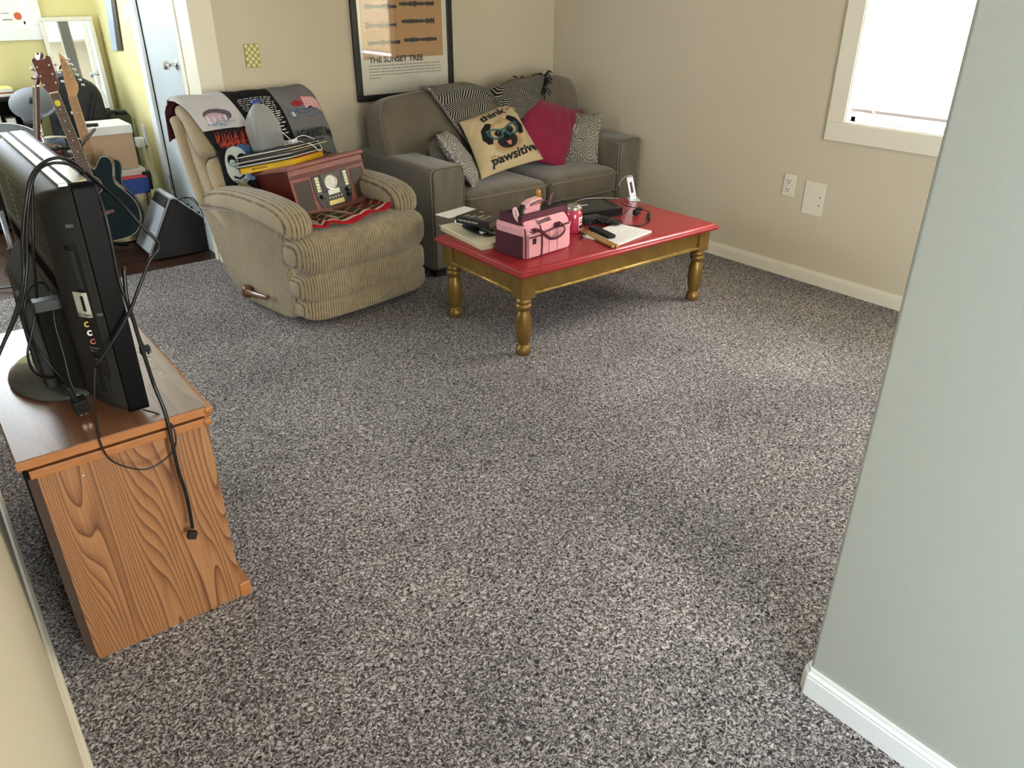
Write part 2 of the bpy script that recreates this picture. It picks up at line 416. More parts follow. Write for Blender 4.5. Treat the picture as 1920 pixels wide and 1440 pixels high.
window('added_window', 'x', -.045, WD, -1, .07)  # unseen glazing added round the opening of the cool fill

# blinds of the visible window
SLAT = bpy.data.materials.new('translucent_blind_slat'); SLAT.use_nodes = True
nt = SLAT.node_tree; bs = nt.nodes['Principled BSDF']; bs.inputs['Base Color'].default_value = srgb('efe8cf'); bs.inputs['Roughness'].default_value = .5
tl = nt.nodes.new('ShaderNodeBsdfTranslucent'); tl.inputs[0].default_value = srgb('fff6d8'); mx = nt.nodes.new('ShaderNodeMixShader'); mx.inputs[0].default_value = .07
nt.links.new(bs.outputs[0], mx.inputs[1]); nt.links.new(tl.outputs[0], mx.inputs[2]); nt.links.new(mx.outputs[0], nt.nodes['Material Output'].inputs[0])
def blinds(y0, y1, zb, zt, label, n=None):
    t = thing('window_blind', label, 'blind', (XR+.03, (y0+y1)/2, zt))
    sp = .0205; n = int((zt-.03-zb)/sp)
    mb = MB()
    for k in range(n):
        z = zb+.02+k*sp; c = V(XR+.028, 0, z); a = math.radians(48)
        P = [V(c.x+math.cos(a)*d, y, z+math.sin(a)*d+.0012*(1-(d/.0125)**2)) for y in (y0, y1) for d in (-.0125, -.004, .004, .0125)]
        mb.poly(P, [(0, 1, 5, 4), (1, 2, 6, 5), (2, 3, 7, 6)])
    tag(mb.build('slats', SLAT, t, world=True), kind=None)
    MB().box((XR+.012, y0, zb-.008), (XR+.044, y1, zb+.008)).build('bottom_rail', mat('pinkish_white_rail', 'cfc0bd', .35), t, world=True, bevel=.003)
    MB().box((XR+.008, y0, zt-.03), (XR+.05, y1, zt)).build('head_rail', WTRIM, t, world=True, bevel=.003)
    for y in (y0+.11, y1-.11): MB().tube([(XR+.028, y, zb-.008), (XR+.028, y, zt-.02)], .0008, 5, False).build('ladder_cord', WHITE, t, world=True)
    for y in (y1-.11,): MB().sbox((XR+.008, y, zb-.004), (.012, .014, .016), .5, nu=12, nv=8).build('rail_clip', WHITE, t, world=True, smooth=True)
    return t
blinds(WR[0]+.012, WR[1]-.014, .905, WR[3]-.006, 'cream slatted blind half-glowing in the right wall window')
blinds(W3[0]+.012, W3[1]-.014, .905, WR[3]-.006, 'cream slatted blind in the second right wall window, behind the near wall')

# baseboards
def baseboard(name, path, out, m=TRIM, h=.074, t=.014):
    """path of floor points, room side on the left when out=+1"""
    prof = [(0, 0), (t, 0), (t, h*.70), (t*.86, h*.76), (t*.92, h*.82), (t*.55, h*.90), (t*.5, h), (0, h)]
    rings = []
    for i, p in enumerate(path):
        p = Vector(p); a = (p-Vector(path[i-1])).normalized() if i else None; b = (Vector(path[i+1])-p).normalized() if i < len(path)-1 else None
        na = V(-a.y, a.x)*out if a else None; nb = V(-b.y, b.x)*out if b else None
        n = (na+nb)/(1+na.dot(nb)) if a and b else (na or nb)
        rings.append([V(p.x+n.x*d, p.y+n.y*d, z) for d, z in prof])
    return struct(MB().loft(rings).build(name, m))
baseboard('baseboard_right', [(XR, -2.8), (XR, YB)], 1)
baseboard('baseboard_back', [(XR, YB), (XS+.10, YB)], 1)
baseboard('baseboard_left', [(-.045, 3.0), (-.045, -2.8)], 1)
baseboard('baseboard_near', [(1.322, .06), (1.312, .07), (1.312, .562), (1.322, .572), (1.42, .572), (1.43, .562), (1.43, .07), (1.42, .06)], 1, WTRIM)
baseboard('baseboard_side', [(XS, 5.36), (XS, YF)], 1, mat('pale_yellow_trim', 'd8cf9c', .5), .09)
baseboard('baseboard_far', [(XS, YF), (-1.5, YF)], 1, WTRIM, .09)
# door and casing on the side wall
struct(MB().box((XS-.012, YB-.004, 0), (XS+.11, 4.50, 2.08)).build('trim_2', TRIM, bevel=.003))
mb = MB(); mb.box((XS-.004, 4.50, 0), (XS+.10, 4.592, 2.08)); mb.box((XS-.018, 4.505, 0), (XS-.004, 4.56, 2.08))
struct(mb.build('trim_3', TRIM, bevel=.003))
mb = MB(); mb.box((XS-.02, 5.25, 0), (XS+.10, 5.352, 2.08)); mb.box((XS-.02, 4.59, 2.0), (XS+.10, 5.25, 2.08))
struct(mb.build('trim_4', WTRIM, bevel=.004))
d = struct(MB().box((XS+.006, 4.594, .008), (XS+.045, 5.247, 1.998)).build('door_1', mat('pale_blue_white_door', 'c3cbcd', .3), bevel=.002))
M = Matrix.Translation((XS+.006, 4.70, 1.06)) @ Matrix.Rotation(-R90, 4, 'Y')
MB().lathe([(.0, 0), (.028, 0), (.028, .004), (.013, .010), (.009, .03), (.012, .038), (.024, .046), (.027, .056), (.022, .068), (0, .072)], M=M, n=24).build('door_knob', CHROME, d, smooth='auto')
for z in (.28, 1.75): MB().cyl((XS-.004, 5.25, z), (XS-.004, 5.25, z+.09), .007, n=10).build('hinge', STEEL, d)

# wall plates
def plate(name, label, axis, c, w, h, screws=(), m=TRIM):
    t = thing(name, label, 'outlet' if 'outlet' in name else 'wall plate', c)
    MB().box((-.006, -w/2, -h/2), (0, w/2, h/2)).build('cover', m, t, bevel=.002)
    return t
cz = .491; t = plate('wall_outlet', 'cream two-socket power outlet on the right wall, left of the blank plate', 'x', (XR, 2.353, cz), .072, .113)
for s in (-1, 1):
    soc = MB().sbox((-.007, 0, s*.022), (.005, .034, .030), (.5, .2), nu=20, nv=8).build('socket', TRIM, t, smooth=True)
    mb = MB()
    for dy in (-.008, .008): mb.box((-.0105, dy-.0016, s*.022-.002), (-.009, dy+.0016, s*.022+.008))
    mb.box((-.0105, -.003, s*.022-.011), (-.009, .003, s*.022-.006)); mb.build('socket_slots', INK, soc)
t = plate('blank_wall_plate', 'larger blank cream wall plate with small screw holes, on the right wall', 'x', (XR, 2.197, .449), .118, .168)
for dy, dz in ((-.036, -.030), (-.036, .012)): MB().cyl((-.0075, dy, dz), (-.005, dy, dz), .0035, n=10).build('screw_hole', INK, t)
for dy, dz in ((.040, .05), (.044, -.045)): MB().cyl((-.0075, dy, dz), (-.005, dy, dz), .003, n=10).build('screw', mat('painted_screw', 'b5ab92', .5), t)
t = plate('wall_outlet', 'white outlet on the yellow side wall, above the stacked boxes', 'x', (XS, 5.66, .565), .07, .13, m=WHITE)
ad = thing('plug_adapter', 'white plug adapter with a cord, in the outlet on the yellow side wall', 'plug', (XS-.008, 5.70, .515))
MB().box((-.05, -.035, -.03), (0, .035, .03)).build('body', WHITE, ad, bevel=.006)
MB().tube([(-.03, .02, -.03), (-.03, -.02, -.10), (-.014, -.08, -.22), (-.012, -.16, -.36), (-.012, -.2, -.45)], .003).build('cord', mat('grey_cord', '8a8a80', .6), ad, smooth=True)
MB().tube([(-.05, .01, 0), (-.07, .04, 0), (-.07, .06, -.02)], .0025).build('plug_lead', DGREY, ad, smooth=True)
# checkered little panel
t = thing('checkered_wall_plaque', 'small yellow checkered plaque on the back wall, above the recliner', 'wall decor', (1.645, YB, 1.115))
mb = MB(); mb.grid(lambda u, v: V(-.038+u*.076, -.008, -.055+v*.11), 24, 32); 
pq = mb.build('face', attr_mat('checker_paint', .5), t)
P = Paint(24, 32, 'c8c08a')
for i in range(5):
    for j in range(7):
        if (i+j) % 2: P.rect(i/5, j/7, (i+1)/5, (j+1)/7, 'a39a58')
        else: P.ell((i+.5)/5, (j+.5)/7, .09, .06, 'dcd6a8')
P.put(pq.data)
MB().box((-.04, -.007, -.057), (.04, 0, .057)).build('backing', mat('olive_plaque_edge', '8f8858', .6), t, bevel=.002)

# ================================================================== SOFA
def bev(o, w_=.01, s_=3):
    md = o.modifiers.new('bevel', 'BEVEL'); md.width = w_; md.segments = s_; md.limit_method = 'ANGLE'; md.angle_limit = math.radians(35); return o
SOFA = mat('grey_brown_chenille', '6b6150', .8, sheen=.4, bump=(220, .25, (1, 1, .35)), var=(9, .8, '595246', (1, 1, .5)), spec=.2)
SOFAS = mat('worn_shiny_chenille', '6f6757', .45, sheen=.35, bump=(220, .3, (1, 1, .3)), var=(14, .9, '5a554b', (1, 1, .4)), spec=.5)
PIPE = mat('sofa_piping', '7c7464', .7)
sofa = thing('sofa', 'grey-brown two-seat sofa with boxy arms in the corner below the poster', 'sofa', (2.95, 3.85, 0))
Mw = None
def piping(path, parent, r=.0045, m=PIPE): return MB().tube(path, r, 6).build('piping', m, parent, world=True, smooth=True)
mb = MB(); mb.box((2.30, 3.50, .06), (3.60, 4.24, .27)); mb.box((2.24, 4.10, .06), (3.66, 4.27, .76))
bev(mb.build('base', SOFA, sofa, world=True), .02)
def rrect(x0, x1, z0, z1, r, n=5):
    P = []
    for cx, cz, a0 in ((x1-r, z1-r, 0), (x0+r, z1-r, 90)):
        P += [(cx+math.cos(math.radians(a0+90*k/n))*r, cz+math.sin(math.radians(a0+90*k/n))*r) for k in range(n+1)]
    return P + [(x0, z0), (x1, z0)]
for x0, x1 in ((2.165, 2.378), (3.548, 3.737)):
    prof = rrect(x0, x1, .05, .60, .035)
    a = MB().prism(prof, 3.445, 4.20, lambda a, b, t: V(a, t, b)).build('arm', SOFA, sofa, world=True, smooth='auto', bevel=.008)
    inn = rrect(x0+.012, x1-.012, .055, .588, .03)
    f = MB().prism(inn, 3.432, 3.447, lambda a, b, t: V(a, t, b)).build('arm_front_panel', SOFAS, a, world=True, smooth='auto', bevel=.006)
    MB().tube([(a_, 3.443, b_) for a_, b_ in [(x0+.002, .06)]+list(reversed(rrect(x0+.003, x1-.003, .055, .597, .034)[:-2]))+[(x1-.002, .06)]], .0045, 6, False).build('piping', PIPE, a, world=True, smooth=True)
    for xx in (x0+.006, x1-.006): MB().tube([(xx, 3.45, .578), (xx, 3.8, .580), (xx, 4.19, .578)], .004, 6).build('piping', PIPE, a, world=True, smooth=True)
    for yy in (3.5, 4.15): MB().box((x0+.03, yy-.03, 0), (x0+.09, yy+.03, .05)).build('foot', MBLACK, sofa, world=True)
def cushion(name, c, size, e, parent, m=SOFA, M=None, warp=None, nu=48, nv=28):
    return MB().sbox(c, size, e, M=M, nu=nu, nv=nv, warp=warp).build(name, m, parent, world=True, smooth=True)
for x0, x1 in ((2.385, 2.975), (2.975, 3.545)):
    cx = (x0+x1)/2
    c = cushion('seat_cushion', (cx, 3.755, .355), (x1-x0+.004, .66, .165), (.16, .34), sofa, warp=lambda p: V(p.x, p.y, p.z+.016*(1-(p.x/.3)**2)*(1 if p.z > 0 else 0)))
    for zz in (.408, .305):
        pts = [(x0+.008, 3.60, zz), (x0+.012, 3.438, zz), (x0+.05, 3.427, zz), (cx, 3.4235, zz), (x1-.05, 3.427, zz), (x1-.012, 3.438, zz), (x1-.008, 3.60, zz)]
        piping(pts, c, .004)
backs = []
for cx, wd, ang, zc in ((2.575, .80, 0, .665), (3.31, .70, 0, .675)):
    M = Matrix.Translation((cx, 4.015, zc)) @ Matrix.Rotation(math.radians(-11), 4, 'X')
    def wp(p, wd=wd):
        k = 1 - .12*max(0, p.z/.24)*abs(p.x/(wd/2))**3
        return V(p.x, p.y*(1+.15*(-p.z/.25)), p.z*k + .012*math.sin(p.x*9))
    b = MB().sbox((0, 0, 0), (wd, .235, .50), (.24, .42), M=M, nu=56, nv=36, warp=wp).build('back_cushion', SOFA, sofa, world=True, smooth=True); backs.append(b)
    for sy in (-.088,):
        P = [M @ wp(V(x, sy+.0, z)) for x, z in ((-wd/2+.012, -.17), (-wd/2+.008, 0), (-wd/2+.02, .17), (-wd/2+.10, .228), (0, .236), (wd/2-.10, .228), (wd/2-.02, .17), (wd/2-.008, 0), (wd/2-.012, -.17))]
        piping(P, b, .004)
# front rail under the cushions
bev(MB().box((2.378, 3.455, .05), (3.548, 3.52, .275)).build('front_rail', SOFA, sofa, world=True), .015)

# ---- BVH helper: find the point of given objects seen along a viewing ray
def bvh(objs):
    V_, F_ = [], []
    for o in objs:
        M = wmat(o); k = len(V_); V_ += [M @ v.co for v in o.data.vertices]; F_ += [[k+i for i in p.vertices] for p in o.data.polygons]
    return BVHTree.FromPolygons(V_, F_)

# ---- pillows from four corners (top-left, top-right, bottom-right, bottom-left)
def pillow(name, label, C4, thick, m, n=40, mback=None, paint=None, wr=.004, group=None, pinch=.05, cat='cushion', seed=0):
    TL, TR, BR, BL = [Vector(c) for c in C4]; cen = (TL+TR+BR+BL)/4
    nrm = ((TR-TL)+(BR-BL)).cross((TL-BL)+(TR-BR)).normalized()
    if nrm.dot(CAM-cen) < 0: nrm = -nrm
    t = thing(name, label, cat, cen, group=group)
    rnd = random.Random(seed); ph = [rnd.uniform(0, 6) for _ in range(6)]
    def surf(u, v, side):
        a, b = u*2-1, v*2-1
        uu = .5+.5*a*(1-pinch*(1-b*b)); vv = .5+.5*b*(1-pinch*(1-a*a))
        base = BL*(1-uu)*(1-vv)+BR*uu*(1-vv)+TL*(1-uu)*vv+TR*uu*vv
        h = thick*((1-a**4)*(1-b**4))**.62*(.75+.25*(1-a*a)*(1-b*b))
        wv = wr*math.sin(7*a+3*b+ph[0])*math.sin(5*b-2*a+ph[1])*(1-(a*b)**2)*min(1, h/thick*2) + wr*.5*math.sin(17*a*b+9*a+ph[2])*min(1, h/thick*2)
        return base+nrm*(side*h+wv)
    f = MB().grid(lambda u, v: surf(u, v, 1), n, n).build('cover_front', m, t, world=True, smooth=True); uv_from(f, n, n)
    bk = MB().grid(lambda u, v: surf(u, v, -1), 24, 24).build('cover_back', mback or m, t, world=True, smooth=True); uv_from(bk, 24, 24)
    if paint: paint.put(f.data)
    return t, surf, nrm

ringG = uv_rings('grey_embroidered_fabric', '7f7a6c', 'b0ac9d', 4.2, 4.2, 30)
dark = pillow('throw_pillow', 'plain dark grey-brown cushion tucked behind the patterned one at the left sofa arm', (aty(797, 262, 3.98), aty(824, 238, 4.0), aty(862, 318, 3.68), aty(812, 318, 3.66)), .035, SOFA, cat='cushion', seed=3)
gl_ = pillow('throw_pillow', 'grey ring-patterned cushion seen edge-on, leaning on the left sofa arm', (aty(817, 252, 3.72), aty(832, 242, 3.96), aty(907, 338, 3.66), aty(888, 353, 3.46)), .05, uv_rings('grey_embroidered_fabric_small', '86827a', 'b2aea3', 2.6, 5.6, 30), cat='cushion', seed=5)
gr_ = pillow('throw_pillow', 'grey ring-patterned cushion at the right sofa arm, behind the magenta one', (aty(1062, 208, 3.92), aty(1130, 212, 3.68), aty(1120, 306, 3.56), aty(1035, 308, 3.80)), .055, ringG, cat='cushion', seed=6)
f = gr_[1]; MB().poly([f(.30, .62, 1)+V(0, -.004, 0), f(.44, .50, 1)+V(0, -.004, 0), f(.50, .58, 1)+V(0, -.006, 0), f(.34, .74, 1)+V(0, -.006, 0)], [(0, 1, 2, 3)]).build('care_tag', mat('cream_tag', 'cdc7b4', .8), gr_[0], world=True, solid=.001)
MAG = mat('magenta_fabric', '8a1338', .85, bump=(150, .4), sheen=.15, var=(7, .5, '7a0f30'))
mg = pillow('throw_pillow', 'deep magenta cushion with a small pompom trim, behind the printed dog cushion', (aty(988, 176, 3.97), aty(1093, 210, 3.86), aty(1056, 315, 3.64), V(2.95, 3.76, .52)), .07, MAG, cat='cushion', seed=8)
mb = MB()
for a, b in (((0, 1), (1, 1)), ((1, 1), (1, 0)), ((1, 0), (.2, 0))):
    for k in range(26):
        t = k/26; p = mg[1](a[0]+(b[0]-a[0])*t, a[1]+(b[1]-a[1])*t, 0)
        mb.sbox(p, (.011, .011, .011), 1, nu=6, nv=5)
mb.build('pompom_trim', mat('magenta_pompoms', '7a1638', .9), mg[0], world=True)

# printed dog cushion
n = 230; P = Paint(n, n, 'bca883')
def X(x, y): return (x, y)
# paw prints
def paw(cx, cy, s, ang, c='8d7d63'):
    a = math.radians(ang)
    def q(x, y): return (cx+s*(x*math.cos(a)-y*math.sin(a)), cy+s*(x*math.sin(a)+y*math.cos(a)))
    x, y = q(0, -.3); P.ell(x, y, s*.48, s*.36, c, ang)
    for dx, dy in ((-.62, .18), (-.25, .62), (.25, .62), (.62, .18)): x, y = q(dx, dy); P.ell(x, y, s*.17, s*.27, c, ang-dx*30)
paw(.80, .90, .085, -10); paw(.93, .80, .06, -25); paw(.22, .15, .09, 10)
# head
hx, hy = .52, .53
U0, V0_ = P.U, P.Vv; P.U = .52+(P.U-.52)/1.25; P.Vv = .50+(P.Vv-.49)/1.10
P.pol([(.40, .70), (.34, .74), (.24, .66), (.22, .52), (.26, .42), (.33, .40), (.36, .52)], '1e1a19')
P.pol([(.62, .70), (.68, .75), (.79, .68), (.82, .55), (.78, .44), (.71, .42), (.68, .54)], '1e1a19')
P.ell(hx, .52, .185, .215, 'b3946b'); P.ell(hx, .40, .20, .14, 'b3946b'); P.ell(hx, .36, .17, .12, 'a5875f')
P.ell(hx, .60, .10, .10, 'bfa27a')
for dx in (-.03, 0, .03): P.line([(hx+dx, .66), (hx+dx*.6, .70)], .004, '6b553c')
P.ell(.435, .53, .052, .048, '2a211c'); P.ell(.605, .53, .052, .048, '2a211c')
P.ell(.435, .53, .022, .022, '0c0909'); P.ell(.605, .53, .022, .022, '0c0909'); P.ell(.44, .54, .006, .006, 'd0cdc8'); P.ell(.61, .54, .006, .006, 'd0cdc8')
P.ell(hx, .40, .135, .125, '2b2422'); P.ell(.47, .38, .075, .085, '2b2422'); P.ell(.57, .38, .075, .085, '2b2422'); P.ell(hx, .45, .05, .03, '14100f')
P.line([(hx, .43), (hx, .40), (.46, .36)], .005, '0d0a0a'); P.line([(hx, .40), (.58, .36)], .005, '0d0a0a')
P.pol([(.49, .375), (.555, .375), (.55, .335), (.53, .31), (.505, .32)], 'c96f70')
T_ = '2f6266'
for cx_, sx in ((.42, -1), (.62, 1)):
    P.line([(cx_-sx*.085, .56), (cx_+sx*.02, .605), (cx_+sx*.115, .615), (cx_+sx*.11, .53), (cx_+sx*.055, .462), (cx_-sx*.055, .462), (cx_-sx*.085, .56)], .014, T_)
P.line([(.50, .565), (.54, .565)], .014, T_)
for k in range(26):
    a = math.pi*(1.05+.9*k/25); P.line([(hx+.18*math.cos(a), .36+.13*math.sin(a)), (hx+.195*math.cos(a), .36+.145*math.sin(a))], .003, '6f5b41')
P.U, P.Vv = U0, V0_
pg = pillow('throw_pillow', 'cream cushion printed with a bespectacled pug and the words think pawsitive', (aty(861, 229, 3.86), aty(957, 189, 3.95), aty(1019, 298, 3.62), aty(903, 336, 3.55)), .06, attr_mat('printed_canvas', .9, (260, .25)), n=n, mback=mat('cream_canvas', 'bca883', .9), paint=P, cat='cushion', seed=11, wr=.0035)
f = pg[1]; nn = pg[2]
def on(x0, y0, sx, ang=0, arc=0):
    a = math.radians(ang)
    def g(x, y):
        u = x0+(x*math.cos(a)-y*math.sin(a)); v = y0+(x*math.sin(a)+y*math.cos(a))-arc*((u-.5)**2)
        return f(u, v, 1)+nn*.0035
    return g
textm('think', on(.24, .80, 1, 3, .3), INK, pg[0], width=.50, height=.115, bold=.03, world=True)
textm('pawsitive', on(.17, .07, 1, 3, -.12), INK, pg[0], width=.79, height=.12, bold=.03, world=True)

# knitted throw over the sofa back
KN = bpy.data.materials.new('knitted_zigzag_wool'); KN.use_nodes = True
kb = KN.node_tree.nodes['Principled BSDF']; kb.inputs['Roughness'].default_value = 1; kb.inputs['Specular IOR Level'].default_value = .1
_nt = KN.node_tree; nd = lambda t: _nt.nodes.new(t); L_ = _nt.links.new
tc = nd('ShaderNodeTexCoord'); sp = nd('ShaderNodeSeparateXYZ'); L_(tc.outputs['UV'], sp.inputs[0])
def math_(op, a, b=None):
    n_ = nd('ShaderNodeMath'); n_.operation = op
    for i, q in enumerate((a, b)):
        if q is None: continue
        if isinstance(q, (int, float)): n_.inputs[i].default_value = q
        else: L_(q, n_.inputs[i])
    return n_.outputs[0]
zz = math_('PINGPONG', math_('MULTIPLY', sp.outputs[1], 5.0), .5)
st = math_('SINE', math_('MULTIPLY', math_('ADD', sp.outputs[0], math_('MULTIPLY', zz, .10)), 300.))
r = nd('ShaderNodeValToRGB'); r.color_ramp.elements[0].position = .35; r.color_ramp.elements[0].color = srgb('1e1c1d'); r.color_ramp.elements[1].position = .75; r.color_ramp.elements[1].color = srgb('b0a99a')
L_(math_('ADD', math_('MULTIPLY', st, .5), .5), r.inputs[0]); L_(r.outputs[0], kb.inputs['Base Color'])
bu = nd('ShaderNodeBump'); bu.inputs['Strength'].default_value = .8; bu.inputs['Distance'].default_value = .006; L_(st, bu.inputs['Height']); L_(bu.outputs[0], kb.inputs['Normal'])
tree = bvh(backs + [o for o in COL.objects if o.parent == sofa and o.name.startswith('base')])
thr = thing('knitted_throw', 'black and white herringbone knitted throw over the middle of the sofa back', 'throw blanket', (2.9, 4.0, .9))
def front_y(x, z):
    h = tree.ray_cast(V(x, 2.8, z), V(0, 1, 0)); return h[0].y if h[0] else None
def topz(x):
    h = tree.ray_cast(V(x, 4.04, 2), V(0, 0, -1)); return h[0].z if h[0] else .88
nu, nv = 90, 60; pts = []
for j in range(nv+1):
    v = j/nv
    for i in range(nu+1):
        u = i/nu
        xt = 2.50+(3.36-2.50)*u; xb = 2.69+(3.27-2.69)*u**.9       # narrowing towards the front
        tz = topz(xt) ; wig = .008*math.sin(u*17+v*6)+.006*math.sin(v*11-u*9)
        if v < .30:
            k = v/.30; a = math.pi*.5*k
            p = V(xt, 4.15-.13*math.sin(a), tz-.06*math.cos(a)+.016+abs(wig))
        else:
            k = (v-.30)/.70; x = xt+(xb-xt)*k; bottom = .60+.14*u; z = tz+.016-k*(tz-bottom)
            y = front_y(x, min(z, tz-.02)); y = y if y else 3.98
            p = V(x, min(y, 4.03)-.016-abs(wig)*1.6, z)
        pts.append(p)
# relax the drape a little
A = np.array([tuple(p) for p in pts]).reshape(nv+1, nu+1, 3)
for _ in range(6):
    B = A.copy(); B[1:-1, 1:-1] = (A[:-2, 1:-1]+A[2:, 1:-1]+A[1:-1, :-2]+A[1:-1, 2:]+A[1:-1, 1:-1]*4)/8; A = B
A[:, :, 1] -= .006; pts = [Vector(p) for p in A.reshape(-1, 3)]
F_ = [(j*(nu+1)+i, j*(nu+1)+i+1, (j+1)*(nu+1)+i+1, (j+1)*(nu+1)+i) for j in range(nv) for i in range(nu)]
kn = MB().poly(pts, F_).build('knit', KN, thr, world=True, smooth=True); uv_from(kn, nu, nv); md = kn.modifiers.new('solid', 'SOLIDIFY'); md.thickness = .008; md.offset = 0
rim = [pts[j*(nu+1)] for j in range(0, nv+1, 4)]
MB().tube([p+V(0, -.006, .004) for p in rim], .009, 8).build('rolled_edge', KN, thr, world=True, smooth=True)
mb = MB()
for k in range(34):
    j = int(k/34*nv*.75); p = pts[j*(nu+1)+nu]; q = p+V(random.uniform(-.01, .05), random.uniform(-.05, .0), random.uniform(-.045, .03))
    mb.tube([p, (p+q)/2+V(0, -.01, .02), q], .0035, 5)
mb.build('fringe', mat('black_wool_fringe', '171416', .95), thr, world=True); mb = MB()
for k in range(18):
    p = pts[(k % 9)*(nu+1)+nu-8]; q = p+V(random.uniform(-.07, .03), random.uniform(-.04, 0), random.uniform(.0, .045)); mb.tube([p, (p+q)/2+V(0, 0, .015), q], .0035, 5)
mb.build('tassel', mat('black_wool_fringe', '171416', .95), thr, world=True)

# ================================================================== RECLINER
a9 = math.radians(9)
RM = Matrix.Translation((1.2877, 3.2926, 0)) @ Matrix.Rotation(a9, 4, 'Z')
rec = thing('recliner', 'tan corduroy rocker recliner with a wooden side lever, beside the sofa', 'armchair', M=RM)
T1, T2 = '94866a', '5c4f3c'
CX = ribbed('tan_corduroy_front', T1, T2, 'X', .013); CY = ribbed('tan_corduroy_side', T1, T2, 'Y', .0115); CZ = ribbed('tan_corduroy_arm', T1, T2, 'X', .020, wob=.15)
PL = mat('tan_plush', T1, .95, sheen=.3, bump=(90, .3), var=(8, .7, '9a866a'))
side = [(.02, .035), (.10, .02), (.39, .02), (.52, .04), (.62, .12), (.70, .27), (.775, .43), (.60, .50), (.06, .50), (.03, .42), (.035, .30), (.0, .24), (.0, .12)]
for e0, e1 in ((.0, .10), (.665, .765)):
    o = MB().prism(side, e0, e1, lambda a, b, t: V(t, a, b)).build('side_panel', CY, rec, smooth='auto', bevel=.018, seg=4)
MB().box((.10, .10, .05), (.665, .62, .32)).build('seat_frame', PL, rec, bevel=.02)
MB().box((.12, .15, .0), (.645, .58, .05)).build('rocker_base', MBLACK, rec)
def sweep(center, half, n=20, e=.7, cap=True):
    """center(t)->Vector, half(t)->(a, b, A, B) half sizes and axes"""
    rings = []
    for c, (a, b, A_, B_) in zip(center, half):
        pw = lambda v: math.copysign(abs(v)**e, v)
        rings.append([c + A_*(a*pw(math.cos(2*math.pi*k/n))) + B_*(b*pw(math.sin(2*math.pi*k/n))) for k in range(n)])
    return MB().loft(rings)
def arm(ec):
    D = [-.075, -.07, -.055, -.02, .03, .14, .28, .42, .56, .68, .76, .79, .80]
    Zc = [.475, .475, .478, .492, .508, .522, .53, .528, .515, .49, .462, .448, .445]
    Ha = [.012, .048, .068, .077, .080, .080, .080, .079, .078, .076, .070, .05, .01]
    Hb = [.012, .035, .056, .066, .068, .066, .062, .060, .058, .055, .048, .03, .01]
    return sweep([V(ec, d, z) for d, z in zip(D, Zc)], [(a, b, V(1, 0, 0), V(0, 0, 1)) for a, b in zip(Ha, Hb)], 28, .72).build('armrest', CZ, rec, smooth=True, sub=1)
arm(.05); arm(.672)
for ec in (.055, .68): MB().sbox((ec, .0, .40), (.085, .10, .15), (.5, .4)).build('arm_front_post', CX, rec, smooth=True)
# seat: sloping cushion plus T-shaped rolled front
M = Matrix.Translation((.383, .30, .355)) @ Matrix.Rotation(math.radians(-7), 4, 'X')
MB().sbox((0, 0, 0), (.60, .72, .17), (.25, .4), M=M, nu=48, nv=24).build('seat_cushion', CX, rec, smooth=True)
def roll(name, zc, hz, yc, hy, e0=-.012, e1=.765, e=.42):
    n = 14; C_, H_ = [], []
    for k in range(n+1):
        t = k/n; s_ = (1-abs(2*t-1)**7)**.5 if 0 < t < 1 else .12
        C_.append(V(e0+(e1-e0)*t, yc-.02*(1-(2*t-1)**2), zc)); H_.append((hy*(.55+.45*s_), hz*(.55+.45*s_) if 0 < t < 1 else hz*.5, V(0, 1, 0), V(0, 0, 1)))
    return sweep(C_, H_, 28, e).build(name, CX, rec, smooth=True, sub=1)
roll('front_roll', .350, .105, -.015, .112, e=.62)
roll('footrest_panel', .197, .082, -.02, .088)
roll('footrest_panel', .090, .066, -.015, .085, e0=.0, e1=.770)
MB().box((.02, -.02, .04), (.745, .10, .30)).build('footrest_board', PL, rec, bevel=.02)
# back
bp = [(.50, .34), (.62, .40), (.74, .44), (.82, .56), (.865, .72), (.885, .84), (.87, .88), (.81, .865), (.76, .80), (.66, .60), (.55, .42)]
o = MB().prism([(d, z) for d, z in bp], -.005, .70, lambda a, b, t: V(t, a, b)).build('back_shell', PL, rec, smooth='auto', bevel=.03, seg=5)
def backpad(e0, e1, path, th, name):
    C_ = [V((e0+e1)/2, d, z) for d, z in path]; H_ = []
    for i, c in enumerate(C_):
        t = (C_[min(i+1, len(C_)-1)]-C_[max(i-1, 0)]).normalized(); nrm_ = V(0, -t.z, t.y)
        k = .35 if i in (0, len(C_)-1) else 1
        H_.append(((e1-e0)/2*(.93 if k < 1 else 1), th*k, V(1, 0, 0), nrm_))
    return sweep(C_, H_, 36, .55).build(name, PL, rec, smooth=True, sub=1)
backpad(-.012, .69, [(.665, .69), (.675, .715), (.72, .79), (.765, .86), (.81, .893), (.845, .897), (.865, .88)], .052, 'head_cushion')
backpad(.015, .675, [(.56, .40), (.575, .43), (.61, .52), (.645, .61), (.665, .67), (.675, .70)], .055, 'lumbar_cushion')
# side rolls that wrap the back's edges
for ee in (.0, .70):
    MB().tube([(ee, .70, .45), (ee, .76, .56), (ee, .805, .70), (ee, .835, .82), (ee, .86, .865)], lambda t: (.032, .05) if .05 < t < .95 else (.012, .02), 14).build('back_bolster', PL, rec, smooth=True)
LEV = mat('varnished_wood_lever', '4a2a17', .3, coat=.4, var=(40, .7, '6b4022', (1, 8, 1)))
lv = MB().sbox((-.022, .385, .088), (.055, .062, .062), (1, .55), nu=24, nv=16).build('recline_lever', LEV, rec, smooth=True)
MB().tube([(-.035, .38, .095), (-.045, .30, .105), (-.045, .22, .112), (-.040, .165, .116)], lambda t: (.0095, .015-.003*t), 12).build('lever_arm', LEV, lv, smooth=True)

